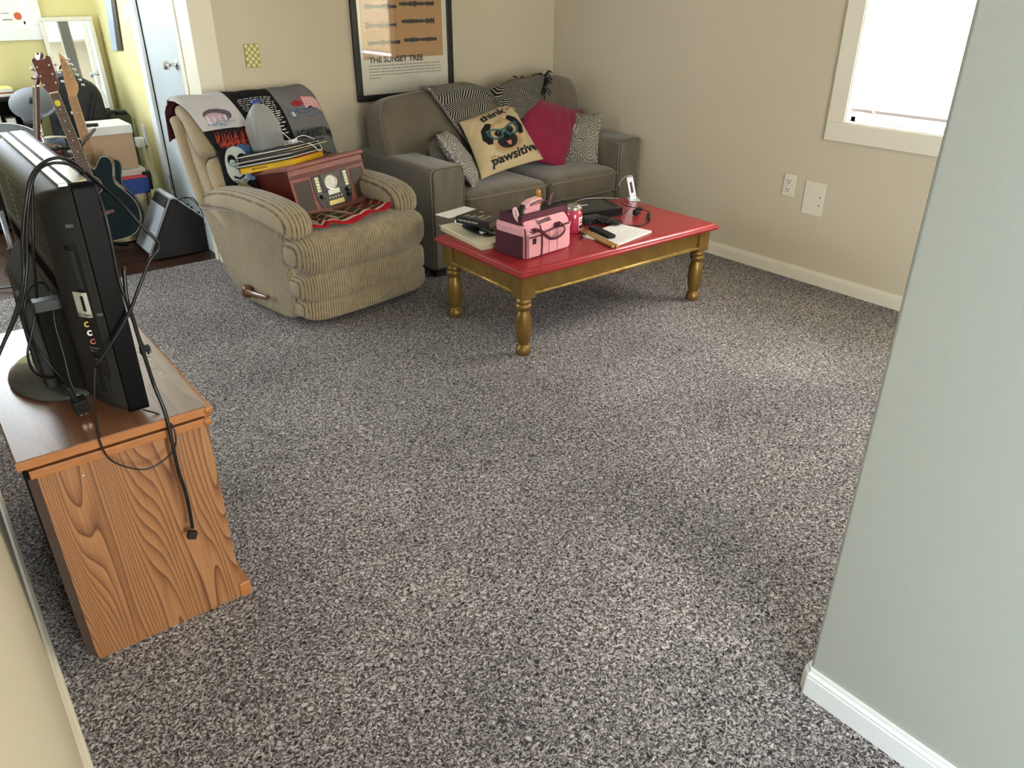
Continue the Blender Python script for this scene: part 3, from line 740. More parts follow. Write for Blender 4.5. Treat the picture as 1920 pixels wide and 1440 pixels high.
# T-shirt quilt over the back
Q = thing('tshirt_quilt', 'patchwork quilt of band T-shirt panels draped over the recliner back', 'quilt', M=RM @ Matrix.Translation((.35, .8, .9)))
QM = RM
qp = [V(0, d, z) for d, z in ((.912, .76), (.912, .82), (.908, .88), (.890, .930), (.85, .955), (.795, .955), (.735, .915), (.675, .835), (.63, .745), (.60, .66), (.575, .56), (.545, .47), (.50, .43))]
qs = spline(qp, 8); qd = [0]
for i in range(1, len(qs)): qd.append(qd[-1]+(qs[i]-qs[i-1]).length)
def qsurf(u, v, off=0):
    """u: 0 left .. 1 right, v: 0 bottom front .. 1 behind the back"""
    v = v*.475/.585 if v < .585 else (.475+(v-.585)/.315*.165 if v < .90 else .64+(v-.90)/.10*.36)
    L = (1-v)*qd[-1]; i = max(1, next((k for k in range(len(qd)) if qd[k] >= L), len(qd)-1)); t = (L-qd[i-1])/(qd[i]-qd[i-1]+1e-9)
    p = qs[i-1].lerp(qs[i], t); tn = (qs[i]-qs[i-1]).normalized(); nrm_ = V(0, -(-tn.z), -tn.y) if False else V(0, tn.z, -tn.y)
    if nrm_.dot(V(0, -1, .4)) < 0 and i > 20: nrm_ = -nrm_
    e0 = -.028+.085*max(0, min(1, (.72-v)/.35)); e1 = .735+.0*v
    side_drop = 0
    e = e0+(e1-e0)*u
    w_ = .006*math.sin(u*14+v*5)+.004*math.sin(v*23+u*8)
    # the cloth sags over the edges of the back
    edge = max(0, (-.0-e)/.045)+max(0, (e-.69)/.045)
    return QM @ (V(e, p.y, p.z-.03*edge**1.5) + nrm_*(abs(w_)+off))
NU, NV = 300, 330; P = Paint(NU, NV, '1b1b1d')
# row 1 (over the top) v .60-.86, row 2 v .30-.60; columns u
P.rect(0, .0, .37, .585, '17171a'); P.rect(0, .585, .335, 1, 'b9b5b4'); P.rect(.335, .35, .66, 1, '131315'); P.rect(.66, .52, 1, 1, '6b6967'); P.rect(.66, 0, 1, .52, '5e5f5b'); P.rect(.36, 0, .66, .45, '9a9896'); P.rect(.38, .02, .60, .40, '37383a')
P.rect(0, .93, .2, 1, '4a1f24')
# jellyfish-like print on the white panel
P.ell(.17, .74, .10, .075, '5c5359'); P.ell(.15, .715, .08, .055, 'b49aa4')
for k in range(7): P.line([(.09+k*.022, .73), (.085+k*.02, .66)], .006, 'c2a5b0' if k % 2 else 'd9ccd2')
for k in range(60): a_, r_ = random.uniform(0, 6.3), random.random(); P.ell(.13+.075*r_*math.cos(a_), .635+.035*r_*math.sin(a_), .008, .006, random.choice(['7d95a2', '9fb3bd', '5c7380', 'b9b5b4']))
for k in range(10): P.line([(.2, .66), (.2+.07*math.cos(k), .665+.045*math.sin(k))], .003, '8b8f96')
# rows of pale text on the black panel
for r_ in range(17):
    y = .885-r_*.024; x = .37+random.uniform(0, .02)
    while x < .62:
        l_ = random.uniform(.012, .04); P.rect(x, y, min(x+l_, .635), y+.007, 'd9d7d2'); x += l_+.010
# red jagged lettering and a pale painted face below
for k in range(15):
    x = .04+k*.021; P.pol([(x, .50+.02*math.sin(k*2)), (x+.028, .575), (x+.018, .50), (x+.034, .49), (x+.004, .455+.02*math.sin(k*3)), (x+.010, .50)], 'a03c2e')
for k in range(6): P.line([(.06+k*.05, .49), (.10+k*.045, .555)], .004, '1b1112')
P.line([(.20, .47), (.34, .30)], .003, 'a37468'); P.line([(.24, .47), (.35, .33)], .003, 'a37468')
P.ell(.19, .37, .11, .10, '3f5d88'); P.ell(.13, .34, .10, .125, 'b9c0ba')
for cx_ in (.09, .175): P.ell(cx_, .375, .035, .04, '0f1012'); P.ell(cx_, .36, .026, .022, '9fb4b8')
P.pol([(.12, .33), (.14, .33), (.13, .30)], '101114'); P.line([(.08, .27), (.12, .255), (.16, .27)], .007, '101114'); P.rect(.09, .17, .16, .235, 'a9b3b0')
for k in range(8): P.line([(.07+k*.014, .15), (.075+k*.014, .25)], .0025, '15181c')
P.ell(.22, .26, .045, .03, '6d8bb3'); P.rect(.03, .03, .26, .075, '7f93aa')
for k in range(6): P.ring(.06+k*.035, .105, .02, .018, .4, 'b68a76')
# grey panel: bicycle, red shape, striped lettering block
for cx_ in (.735, .875): P.ring(cx_, .645, .055, .05, .16, '42587a')
P.line([(.735, .645), (.78, .70), (.85, .69), (.875, .645), (.79, .65), (.78, .70)], .005, '42587a'); P.ell(.80, .76, .045, .035, '8f2733'); P.line([(.94, .635), (.985, .65), (.96, .67)], .005, '42587a')
P.ell(.735, .645, .015, .03, 'b7bcc0')
P.pol([(.84, .80), (.86, .695), (1., .695), (1., .84), (.86, .85)], 'b8474b')
for k in range(6): P.line([(.855, .71+k*.024), (.99, .71+k*.024)], .003, 'dcd3cd')
for k in range(9): P.line([(.865+k*.015, .70), (.865+k*.015, .83)], .002, 'dcd3cd')
P.pol([(.86, .695), (.90, .72), (.93, .695)], '26262b')
# glove-like hand on the dark panel
for k in range(5): P.ell(.80+k*.04, .28-.01*abs(k-2), .022, .06, '5e605c', -10+k*8); P.ring(.80+k*.04, .28-.01*abs(k-2), .024, .062, .2, '121312', -10+k*8)
P.ell(.86, .20, .11, .07, '4b4d4a'); P.line([(.82, .42), (.86, .32)], .004, '8b7c5c'); P.pol([(.56, .08), (.62, .30), (.60, .40), (.66, .42), (.66, .05)], 'a9a7a5'); P.rect(.36, .40, .60, .43, 'c7c5c3')
mb = MB(); mb.grid(lambda u, v: qsurf(u, v), NU, NV)
q = mb.build('patchwork', attr_mat('printed_jersey', .9, (120, .2)), Q, world=True, smooth=True); P.put(q.data)
md = q.modifiers.new('solid', 'SOLIDIFY'); md.thickness = .006; md.offset = 0
textm('AGAINST M', lambda x, y: qsurf(.672+x, .448+y, .016), MBLACK, Q, width=.31, height=.055, bold=.035, world=True)

# plaid blanket crumpled under the radio
nu, nv = 120, 40; P = Paint(nu, nv, '5a1a1c')
for k in range(12): P.rect(k/12, 0, k/12+.035, 1, '2d3324' if k % 2 else '6f1f20')
for k in range(5): P.fill((P.Vv > k/5) & (P.Vv < k/5+.08) & (P.U % .083 > .03), '3a2a20'); P.line([(0, k/5+.1), (1, k/5+.1)], .004, 'a08a4c')
for k in range(12): P.line([(k/12+.06, 0), (k/12+.06, 1)], .0015, 'a08a4c')
P.rect(0, 0, 1, .14, 'a51722'); P.rect(0, .14, 1, .19, 'd9b59a')
edge = [(.10, -.05, .452), (.17, -.085, .462), (.20, -.075, .462), (.235, -.10, .459), (.33, -.105, .458), (.43, -.075, .462), (.52, -.065, .462), (.60, -.03, .478), (.665, .02, .50)]
es = spline([Vector(p) for p in edge], 6)
def pl(u, v):
    i = u*(len(es)-1); k = int(min(i, len(es)-2)); p = es[k].lerp(es[k+1], i-k)
    b_ = V(.17+.46*u, .26, .425+.02*u)
    r_ = .012*abs(math.sin(u*21+v*3))*math.sin(math.pi*min(1, v*1.1+.05))+.014*abs(math.sin(u*9-1))*(1-v)
    q_ = p.lerp(b_, v); q_.z = max(q_.z, .447+.012*(1-v)) if v < .8 else q_.z
    return RM @ (q_+V(0, 0, r_))
bl = thing('plaid_blanket', 'crumpled dark plaid blanket with a red hem, under the radio on the recliner', 'blanket', M=RM @ Matrix.Translation((.35, .1, .45)))
q = MB().grid(pl, nu, nv).build('cloth', attr_mat('plaid_wool', .95, (200, .3)), bl, world=True, smooth=True); P.put(q.data)
md = q.modifiers.new('solid', 'SOLIDIFY'); md.thickness = .004; md.offset = 1

# ================================================================== COFFEE TABLE
TZ = .405
tt = math.radians(-1.3); TM = Matrix.Translation((2.505, 2.655, 0)) @ Matrix.Rotation(tt, 4, 'Z')
tab = thing('coffee_table', 'low coffee table with a glossy red top and gold turned legs', 'table', M=TM)
def rr2(hx, hy, r=.006, n=3):
    P = []
    for sx, sy, a0 in ((1, 1, 0), (-1, 1, 90), (-1, -1, 180), (1, -1, 270)):
        P += [(sx*(hx-r)+r*math.cos(math.radians(a0+90*k/n)), sy*(hy-r)+r*math.sin(math.radians(a0+90*k/n))) for k in range(n+1)]
    return P
mb = MB(); rings = []
for ins, z in ((.014, .372), (.004, .374), (0, .380), (0, .386), (.007, .393), (.012, .394), (.016, .400), (.024, .404), (.032, .405)):
    rings.append([V(x, y, z) for x, y in rr2(.617-ins, .339-ins)])
mb.loft(rings); top = mb.build('tabletop', REDT, tab, smooth='auto')
LX, LY = .553, .272
prof = [(.026, 0), (.031, .004), (.034, .018), (.033, .032), (.027, .042), (.022, .047), (.022, .052), (.029, .060), (.0335, .085), (.0355, .12), (.0355, .15), (.033, .178), (.028, .197), (.024, .205), (.024, .209), (.031, .214), (.035, .224), (.035, .236), (.031, .2385), (.031, .241), (.035, .244), (.034, .256), (.028, .264), (.026, .268)]
for sx in (-1, 1):
    for sy in (-1, 1):
        lg = MB().lathe(prof, (sx*LX, sy*LY, 0), 28).build('leg', GOLD, tab, smooth=True)
        MB().box((sx*LX-.036, sy*LY-.036, .266), (sx*LX+.036, sy*LY+.036, .373)).build('leg_block', GOLD, lg, bevel=.003)
def apron(a, b, along):
    if along == 'x':
        y0 = a; o = MB().box((-LX+.034, y0-.01, .285), (LX-.034, y0+.01, .373)).build('apron', GOLD, tab)
        s = math.copysign(1, y0); MB().tube([(-LX+.036, y0+s*.010, .285), (0, y0+s*.010, .285), (LX-.036, y0+s*.010, .285)], .009, 8, False).build('molding', GOLDHI, o, smooth=True)
    else:
        x0 = a; o = MB().box((x0-.01, -LY+.034, .285), (x0+.01, LY-.034, .373)).build('apron', GOLD, tab)
        s = math.copysign(1, x0); MB().tube([(x0+s*.010, -LY+.036, .285), (x0+s*.010, 0, .285), (x0+s*.010, LY-.036, .285)], .009, 8, False).build('molding', GOLDHI, o, smooth=True)
apron(-LY-.016, 0, 'x'); apron(LY+.016, 0, 'x'); apron(-LX-.016, 0, 'y'); apron(LX+.016, 0, 'y')
MB().box((-.05, -LY-.006, .262), (.05, -LY+.02, .288)).build('drawer_stop', mat('red_brown_wood', '5a2418', .5), tab)

def fr(p0, p1, z=TZ):
    """frame on the table: origin p0, x axis to p1, z up"""
    p0 = V(p0[0], p0[1], z); p1 = V(p1[0], p1[1], z); return frame(p0, p1-p0, z=V(0, 0, 1))
# --- pink tool bag
bfl, bfr, bbl = atz(985, 488, TZ), atz(1066, 463, TZ), atz(930, 466, TZ)
BM = fr(bfl, bfr); BW, BD = (bfr-bfl).length+.012, .185; BH = .165
PINK = mat('pink_canvas', 'd9969c', .75, bump=(60, .35), sheen=.2); WINE = mat('wine_red_canvas', '42091a', .75, bump=(60, .3)); WINE2 = mat('plum_webbing', '531a2c', .7)
bag = thing('tool_bag', 'pink and wine-red open-top tool bag with straps, on the red table', 'bag', M=BM)
mb = MB(); rings = []
for z, iy, ix in ((0, 0, 0), (.012, -.004, -.004), (.09, -.002, -.002), (.125, .008, .0), (.165, .042, .006), (.172, .048, .010)):
    R = []
    for x, y in rr2(BW/2-ix, BD/2-iy, .022, 5): R.append(V(x+BW/2, y+BD/2, z+.002))
    rings.append(R)
mb.loft(rings); body = mb.build('body', PINK, bag, smooth='auto')
rings = []
for z, iy in ((.001, -.0045), (.085, -.0055)):
    rings.append([V(x+BW/2, y+BD/2, z+.002) for x, y in rr2(BW/2+.0045, BD/2-iy, .024, 5)])
wn = [p for p in rings[0]]
mb = MB()
mb.box((-.0065, .012, .002), (-.0025, BD-.004, .098)); mb.box((.006, BD+.004, .002), (BW-.006, BD+.007, .098)); mb.box((BW+.002, .012, .002), (BW+.0055, BD-.01, .098))
mb.build('wine_side_panel', WINE, bag, bevel=.002)
# top rim band and black mouth
mb = MB()
def band(y, s): mb.prism([(-.004, .150), (BW+.002, .152), (BW-.006, .182), (.010, .181)], 0, .005, lambda a, b, t: V(a, y+s*t+(b-.150)*(.18)*(-s), b))
band(.036, -1); band(BD-.038, 1)
mb.build('rim_band', WINE2, bag, bevel=.001)
MB().prism([(-.004, .098), (-.007, .125), (-.003, .142), (.008, .142), (.008, .098)], .010, BD-.01, lambda a, b, t: V(a, t, b)).build('side_gusset', PINK, bag, bevel=.003)
MB().prism([(-.003, .142), (.006, .182), (.016, .182), (.008, .142)], .03, BD-.02, lambda a, b, t: V(a, t, b)).build('gusset_edge', WINE, bag, bevel=.003)
MB().box((.012, .045, .165), (BW-.012, BD-.045, .177)).build('dark_mouth', MBLACK, bag)
# pockets on the front
mb = MB(); mb.prism(rrect(.008, .082, .008, .105, .006), -.014, .0, lambda a, b, t: V(a, t, b)); pk = mb.build('flap_pocket', PINK, bag, bevel=.004)
MB().box((.010, -.0175, .094), (.080, -.0135, .101)).build('pocket_binding', WINE2, pk, bevel=.001); MB().box((.030, -.0175, .066), (.048, -.0140, .090)).build('black_patch', MBLACK, pk)
mb = MB(); mb.prism([(.088, .006), (.232 if BW > .24 else BW-.01, .006), (BW-.008, .118), (.088, .103)], -.010, .0, lambda a, b, t: V(a, t, b)); pk2 = mb.build('wide_pocket', PINK, bag, bevel=.004)
MB().tube([(.088, -.012, .104), (.15, -.012, .109), (BW-.024, -.011, .117)], (.002, .004), 8).build('pocket_binding', WINE2, pk2)
for x in (.135, .185): MB().box((x-.0006, -.0112, .008), (x+.0006, -.0098, .105)).build('stitch_line', WINE2, pk2)
MB().tube([(.084, -.015, .005), (.086, -.016, .06), (.085, -.013, .108), (.080, -.004, .14)], (.003, .004), 8).build('webbing', WINE2, bag)
MB().tube([(.0, -.002, .006), (-.001, -.003, .09), (.004, .010, .13), (.008, .032, .152)], .003, 8).build('corner_piping', WINE2, bag)
# front carry strap
MB().tube([(.048, -.006, .122), (.070, -.020, .118), (.088, -.034, .098), (.110, -.040, .082), (.150, -.042, .078), (.190, -.038, .088), (.208, -.032, .104), (.205, -.016, .122), (.196, -.004, .130)], (.0075, .0035), 8, flat=(0, -1, 0)).build('carry_strap', WINE2, bag, smooth=True)
for x in (.048, .192): MB().box((x-.016, -.004, .108), (x+.016, .004, .128)).build('strap_tab', WINE2, bag, bevel=.002)
MB().tube([(.020, -.004, .128), (.010, -.008, .120), (.020, -.010, .112), (.030, -.008, .120), (.020, -.004, .128)], .0009, 6).build('d_ring', CHROME, bag, smooth=True)
textm('Essentials', lambda x, y: V(.085+x, .008+.85*(.011+y+.04*x)-.0035, .136+y*.9+.04*x), MBLACK, bag, width=.088, height=.018, bold=.025)
# padded top handle standing up
hp = [(.035, .06, .178), (.045, .07, .200), (.075, .085, .222), (.12, .09, .232), (.160, .09, .226), (.175, .09, .205)]
MB().tube([(.02, .055, .172), (.03, .06, .19), (.055, .075, .212)], (.011, .004), 8).build('handle_webbing', MBLACK, bag, smooth=True)
hd = MB().prism([(.055, .198), (.062, .218), (.095, .229), (.145, .233), (.160, .226), (.158, .214), (.10, .208), (.068, .197)], .055, .095, lambda a, b, t: V(a, t, b)).build('handle_wrap', mat('light_pink_canvas', 'dfa3a6', .75), bag, bevel=.006, seg=3)
MB().prism([(.052, .170), (.052, .192), (.10, .205), (.150, .205), (.147, .172)], .06, .088, lambda a, b, t: V(a, t, b)).build('handle_flap', PINK, bag, bevel=.004)
textm('Essentials', lambda x, y: V(.150-x, .0535, .226-.010*(x/.075)**2-y), MBLACK, bag, width=.072, height=.012, bold=.02, name='handle_lettering')
# tools in the bag
def inbag(name, label, cat): return thing(name, label, cat, M=BM @ Matrix.Translation((0, 0, .17)))
t = inbag('scissors', 'pink-handled scissors sticking out of the left end of the tool bag', 'scissors')
MB().tube([(.012, .05, -.02), (.004, .055, .02), (-.012, .05, .045), (-.022, .05, .040), (-.016, .05, .014), (.002, .05, -.01)], (.006, .005), 8).build('handle_loop', mat('pale_pink_plastic', 'e3bcbc', .35), t, smooth=True)
MB().box((.004, .047, -.05), (.014, .053, .0)).build('blade', STEEL, t)
t = inbag('screwdriver', 'screwdriver with an amber-yellow handle, standing in the tool bag', 'screwdriver')
MB().lathe([(.009, -.02), (.010, .0), (.0085, .02), (.011, .05), (.010, .062), (.004, .068)], (0, 0, 0), 14, Matrix.Translation((.215, .130, .010)) @ Matrix.Rotation(math.radians(-10), 4, 'Y')).build('handle', mat('amber_plastic', 'b87a12', .3, coat=.5), t, smooth=True)
MB().cyl((.215, .130, -.08), (.215, .130, -.005), .003).build('shaft', STEEL, t)
t = inbag('screwdriver', 'tool with a dark wine-red handle, rightmost one standing in the tool bag', 'screwdriver')
MB().lathe([(.009, -.02), (.0105, .0), (.009, .02), (.0105, .045), (.010, .052)], (0, 0, 0), 14, Matrix.Translation((.245, .10, .008)) @ Matrix.Rotation(math.radians(14), 4, 'Y')).build('handle', mat('wine_plastic', '4f1024', .3, coat=.4), t, smooth=True)
MB().cyl((.245, .10, -.08), (.245, .10, -.008), .003).build('shaft', STEEL, t)
for k, (x, y, c) in enumerate(((.12, .08, '16171a'), (.17, .12, '20202a'))):
    t = inbag('pliers', ('black tool handles lying in the mouth of the tool bag, near its handle', 'black and grey tool handles in the tool bag, near the yellow screwdriver')[k], 'pliers')
    MB().tube([(x-.04, y, .0), (x, y+.005, .012), (x+.05, y+.012, .004)], .007, 8).build('handle', mat('tool_grip_%s' % ('one', 'two')[k], c, .5), t, smooth=True)
    MB().tube([(x-.04, y+.02, .0), (x, y+.015, .010), (x+.05, y+.012, .004)], .006, 8).build('handle', mat('tool_grip_%s' % ('one', 'two')[k], c, .5), t, smooth=True)

# --- candle jar
cj = atz(1079, 438, TZ)
jar = thing('candle_jar', 'pink candle in a glass jar with a dull metal lid, right of the tool bag', 'candle', (cj.x+.012, cj.y+.03, TZ), math.radians(-20))
MB().lathe([(0, .001), (.036, .001), (.040, .006), (.040, .088), (.036, .098), (.031, .104), (.031, .110)], n=32).build('jar', mat('pink_wax_glass', 'b8374f', .12, coat=.6, var=(30, .4, 'a22d45')), jar, smooth='auto')
MB().lathe([(.033, .108), (.037, .109), (.037, .122), (.035, .125), (.030, .127), (.028, .131), (.0, .132)], n=32).build('lid', mat('dull_pewter_lid', '9c9184', .35, metal=.7), jar, smooth='auto')
lb = MB(); lb.grid(lambda u, v: V(.0407*math.cos(math.radians(-75+100*u)), .0407*math.sin(math.radians(-75+100*u)), .018+.06*v), 20, 12); lb = lb.build('label', attr_mat('candle_label', .5), jar, smooth=True)
P = Paint(20, 12, 'd8c9c0'); P.rect(.05, .05, .95, .35, '1d1a1a'); P.rect(.1, .5, .9, .62, 'b3364c'); P.rect(.1, .75, .8, .82, '3b2a2a'); P.put(lb.data)

# --- books, papers left of the bag
CREAM = mat('cream_page_block', 'c8bb94', .8, bump=(300, .2, (1, 1, 30)))
def book(name, label, p0, p1, z, w, d, h, cover, pages=CREAM, cat='book', spine='front'):
    M = fr(p0, p1, z); t = thing(name, label, cat, M=M)
    MB().box((.003, .003, .002), (w-.003, d-.003, h-.002)).build('pages', pages, t)
    mb = MB(); mb.box((0, 0, 0), (w, d, .002)); mb.box((0, 0, h-.002), (w, d, h)); mb.box((0, 0, 0), (w, .003, h)) if spine == 'front' else None
    mb.build('cover', cover, t, bevel=.0006); return t
# big cream book/box under everything
c0, c1, c2 = atz(903, 470, TZ), atz(826, 432, TZ), atz(935, 461, TZ)
t = thing('gift_box', 'shallow cream box at the left end of the red table, under the small books', 'box', M=fr(c1, c0))
wL = (c0-c1).length
TB = fr(c1, c0)
MB().box((0, 0, 0), (wL, .20, .022)).build('tray', mat('cream_card', 'c9bd9c', .7), t, bevel=.002)
mb = MB(); mb.grid(lambda u, v: V(-.004+u*(wL+.008), -.006+v*.212, .024+.004*math.sin(u*9)*math.sin(v*3)+(.012 if v > .9 else 0)), 30, 20)
mb.build('lid_paper', mat('ivory_paper', 'd9cfae', .6), t, smooth=True, solid=.002, off=0)
def onTB(x, y, z, rz=0): return TB @ Matrix.Translation((x, y, z)) @ Matrix.Rotation(rz, 4, 'Z')
t = thing('eyeglass_case', 'slim black leaf-shaped sleeve lying on the cream box', 'case', M=onTB(.16, .075, .034, math.radians(-4)))
MB().sbox((0, 0, 0), (.20, .045, .012), (1.3, 1), nu=32, nv=10).build('body', MBLACK, t, smooth=True)
t = thing('pendant', 'small white tag on a dark cord, lying at the right end of the cream box', 'tag', M=onTB(.275, .085, .034))
MB().sbox((0, 0, 0), (.055, .03, .012), (1, .8), nu=20, nv=8).build('cord_coil', MBLACK, t, smooth=True); MB().box((-.04, -.012, .0), (-.005, .006, .008)).build('tag', WHITE, t, bevel=.002)
t = thing('earbud_case', 'small white plastic case lying on the left part of the cream box', 'case', M=onTB(.055, .085, .032, math.radians(10)))
MB().box((-.03, -.02, 0), (.03, .02, .016)).build('shell', WHITE, t, bevel=.005, seg=3); MB().box((-.014, -.008, .0155), (.012, .008, .0168)).build('slot', mat('grey_slot', '8c8c8a', .5), t)
# two slim books below the black one, then the black book
b0, b1 = TB @ V(.085, .115, .03), TB @ V(.32, .105, .03)
t = book('book', 'thin worn paperback, lowest book under the black one, on the cream box', b0, b1, TZ+.036, .215, .13, .014, mat('olive_grey_cover', '5d5540', .6))
t = book('book', 'tan paperback between the black book and the thin worn one', TB @ V(.10, .12, 0), TB @ V(.33, .125, 0), TZ+.0505, .20, .13, .022, mat('tan_book_cover', '8e7443', .6))
s0, s1 = atz(855, 416, TZ+.078), atz(915, 428, TZ+.078)
BKM = frame(s0+V(0, 0, -.004), s1-s0, z=V(0, 0, 1)); bw_ = (s1-s0).length+.005
t = thing('book', 'thick black hardcover with pale title lettering, topmost of the books left of the bag', 'book', M=BKM)
MB().box((.003, .004, .002), (bw_-.003, .150, .028)).build('pages', mat('brown_page_edge', '7d6b4d', .8), t)
mb = MB(); mb.box((0, 0, 0), (bw_, .153, .002)); mb.box((0, 0, .028), (bw_, .153, .031)); mb.box((0, 0, 0), (bw_, .004, .031)); mb.build('cover', mat('black_gloss_cover', '1c1713', .3, coat=.2), t, bevel=.0008)
textm('THE NEW JIM CROW', lambda x, y: V(.012+x, -.0006, .012+y), mat('pale_title_ink', 'd5ceb8', .6), t, width=.115, height=.0085, name='spine_lettering', bold=.01)
PT = mat('pale_title_ink', 'd5ceb8', .6)
for s_, x_, w_, y0 in (('THE', .045, .030, .02), ('NEW', .078, .040, .02), ('JIM', .108, .050, .03), ('CROW', .138, .075, .02)):
    textm(s_, lambda x, y, x_=x_, y0=y0: V(x_-y, y0+x, .0315), PT, t, width=w_ if w_ < .1 else .1, height=.016, name='cover_lettering', bold=.01)
MB().lathe([(0, .0312), (.012, .0312), (.012, .0316), (0, .0316)], (.055, .125, 0), 24).build('orange_seal', mat('orange_seal', 'b98253', .5), t)
ev = atz(848, 410, TZ)
t = thing('envelope', 'white envelope corner sticking out behind the black book', 'paper', M=fr(atz(845, 409, TZ+.03), atz(905, 392, TZ+.03), TZ+.030))
MB().box((-.01, 0, 0), (.20, .10, .003)).build('sheet', PAPER, t)
t = thing('pouch', 'dark teal rounded pouch behind the black book and the tool bag', 'pouch', loc=(2.08, 2.925, TZ))
MB().sbox((0, 0, .031), (.13, .08, .06), .9, nu=24, nv=14).build('cloth', mat('dark_teal_cloth', '1d3238', .8), t, smooth=True)

# --- black router and power box with cords
r0, r1 = atz(1090, 418, TZ), atz(1192, 404, TZ)
RMx = frame(atz(1098, 420, TZ), atz(1186, 408, TZ)-atz(1098, 420, TZ), z=V(0, 0, 1))
GB = mat('glossy_black_plastic', '101112', .22)
rt = thing('media_player', 'wide glossy black set-top box lying behind the white notebook on the table', 'set-top box', M=RMx)
MB().box((-.03, .05, .006), (.245, .235, .046)).build('case', GB, rt, bevel=.006, seg=3)
MB().box((-.03, .05, .002), (.245, .235, .0075)).build('base', MBLACK, rt, bevel=.002)
MB().box((.245, .07, .012), (.2475, .20, .036)).build('rear_ports', STEEL, rt, bevel=.001)
for x in (-.01, .225):
    for y in (.07, .215): MB().cyl((x, y, 0), (x, y, .004), .009, n=12).build('foot', MBLACK, rt)
lb = MB().grid(lambda u, v: V(.02+u*.085, .150+v*.035, .0466), 20, 10).build('label_sticker', attr_mat('sticker_print', .5), rt)
P = Paint(20, 10, '17181a'); 
for k in range(4): P.rect(.05, .1+k*.22, .55+.1*(k % 2), .2+k*.22, 'a8a8a4')
P.rect(.6, .1, .98, .6, 'bdbdb8'); P.put(lb.data)
sp2 = thing('power_box', 'small matte black power box in front of the glossy set-top box', 'power adapter', M=RMx @ Matrix.Translation((-.02, -.03, 0)) @ Matrix.Rotation(math.radians(6), 4, 'Z'))
MB().box((.0, 0, 0), (.115, .07, .034)).build('case', MBLACK, sp2, bevel=.005)
MB().box((.01, .005, .034), (.10, .06, .036)).build('top_panel', GB, sp2, bevel=.001)
def cord(name, label, pts, r=.0022, m=RUB, cat='cable', plug=None):
    t = thing(name, label, cat, loc=tuple(pts[0])); MB().tube(pts, r, 8).build('wire', m, t, world=True, smooth=True); return t
z0 = TZ+.004
c = cord('power_cable', 'black cord curling off the right end of the set-top box to a plug', [atz(1165, 382, TZ+.055), atz(1182, 388, TZ+.05), atz(1205, 392, TZ+.03), atz(1218, 400, TZ+.012), atz(1216, 414, z0), atz(1204, 422, z0), atz(1185, 423, z0), atz(1160, 421, z0+.002)], .0026)
MB().tube([atz(1216, 402, TZ+.010), atz(1217, 413, z0+.002)], .007, 8, False).build('plug', MBLACK, c, world=True, smooth=True)
MB().box((-.012, -.010, 0), (.012, .010, .016)).build('strain_relief', MBLACK, c).matrix_basis = Matrix.Translation(atz(1198, 395, TZ+.02)-V(*c.location))
c = cord('power_cable', 'thin black cord looping over the top of the set-top box', [atz(1130, 372, TZ+.05), atz(1150, 380, TZ+.052), atz(1172, 378, TZ+.053), atz(1183, 386, TZ+.050), atz(1170, 400, TZ+.048), atz(1140, 414, TZ+.04), atz(1115, 424, TZ+.012), atz(1095, 440, z0), atz(1088, 447, z0)], .002)
c = cord('power_cable', 'tangled thin black cord lying between the candle jar and the drumsticks', [atz(1106, 410, z0+.03), atz(1103, 424, z0+.012), atz(1095, 433, z0+.02), atz(1086, 442, z0+.004), atz(1092, 447, z0+.002), atz(1100, 436, z0+.02), atz(1107, 418, z0+.03), atz(1100, 428, z0+.004), atz(1086, 450, z0)], .0018)
c = cord('charging_cable', 'pale grey cable arching behind the set-top box towards the tool bag', [atz(1072, 384, TZ+.02), atz(1085, 376, TZ+.05), atz(1100, 372, TZ+.06), atz(1130, 371, TZ+.055), atz(1160, 372, TZ+.05)], .0016, mat('pale_grey_cable', 'a9a9a4', .4))
c = cord('power_cable', 'black cord running behind the candle jar from the tool bag to the set-top box', [atz(1050, 378, TZ+.03), atz(1068, 377, TZ+.04), atz(1085, 379, TZ+.03), atz(1100, 382, TZ+.01)], .0026)
# two-prong plug beside the box
t = thing('wall_plug', 'black two-prong plug standing by the right front corner of the set-top box', 'plug', loc=tuple(atz(1192, 404, TZ)))
MB().box((-.014, -.012, .002), (.014, .012, .030)).build('body', MBLACK, t, bevel=.004)
for dx in (-.006, .006): MB().box((dx-.001, -.030, .012), (dx+.001, -.012, .018)).build('prong', CHROME, t)
# --- phone stand
ps = atz(1188, 378, TZ)
t = thing('phone_stand', 'white metal folding phone stand at the back edge of the table', 'stand', loc=(ps.x+.03, ps.y+.03, TZ), rot=math.radians(-35))
mb = MB(); A_ = Matrix.Rotation(math.radians(-14), 4, 'Y')
pl1 = [(-.017, 0), (.017, 0), (.017, .125), (-.017, .125)]
def slab(P, hole):
    n = len(P); m_ = MB()
    for q in ((-.017, -.006), (.006, .017)): m_.box((q[0], -.002, .0), (q[1], .002, .125))
    m_.box((-.006, -.002, .0), (.006, .002, .035)); m_.box((-.006, -.002, .095), (.006, .002, .125)); return m_
s_ = slab(pl1, 0).build('back_plate', mat('white_metal', 'd9dbe0', .35, metal=.3), t, bevel=.001); s_.matrix_basis = Matrix.Translation((0, 0, .004)) @ A_
MB().box((-.030, -.035, 0), (.030, .035, .005)).build('foot_plate', mat('white_metal', 'd9dbe0', .35, metal=.3), t, bevel=.002)
MB().cyl((-.050, -.004, .128), (-.016, -.004, .128), .005, n=12).build('hinge', STEEL, t, smooth=True)
MB().tube([(-.048, 0, .128), (-.068, 0, .112), (-.085, 0, .085), (-.078, 0, .075)], .0018, 6).build('wire_arm', STEEL, t, smooth=True)
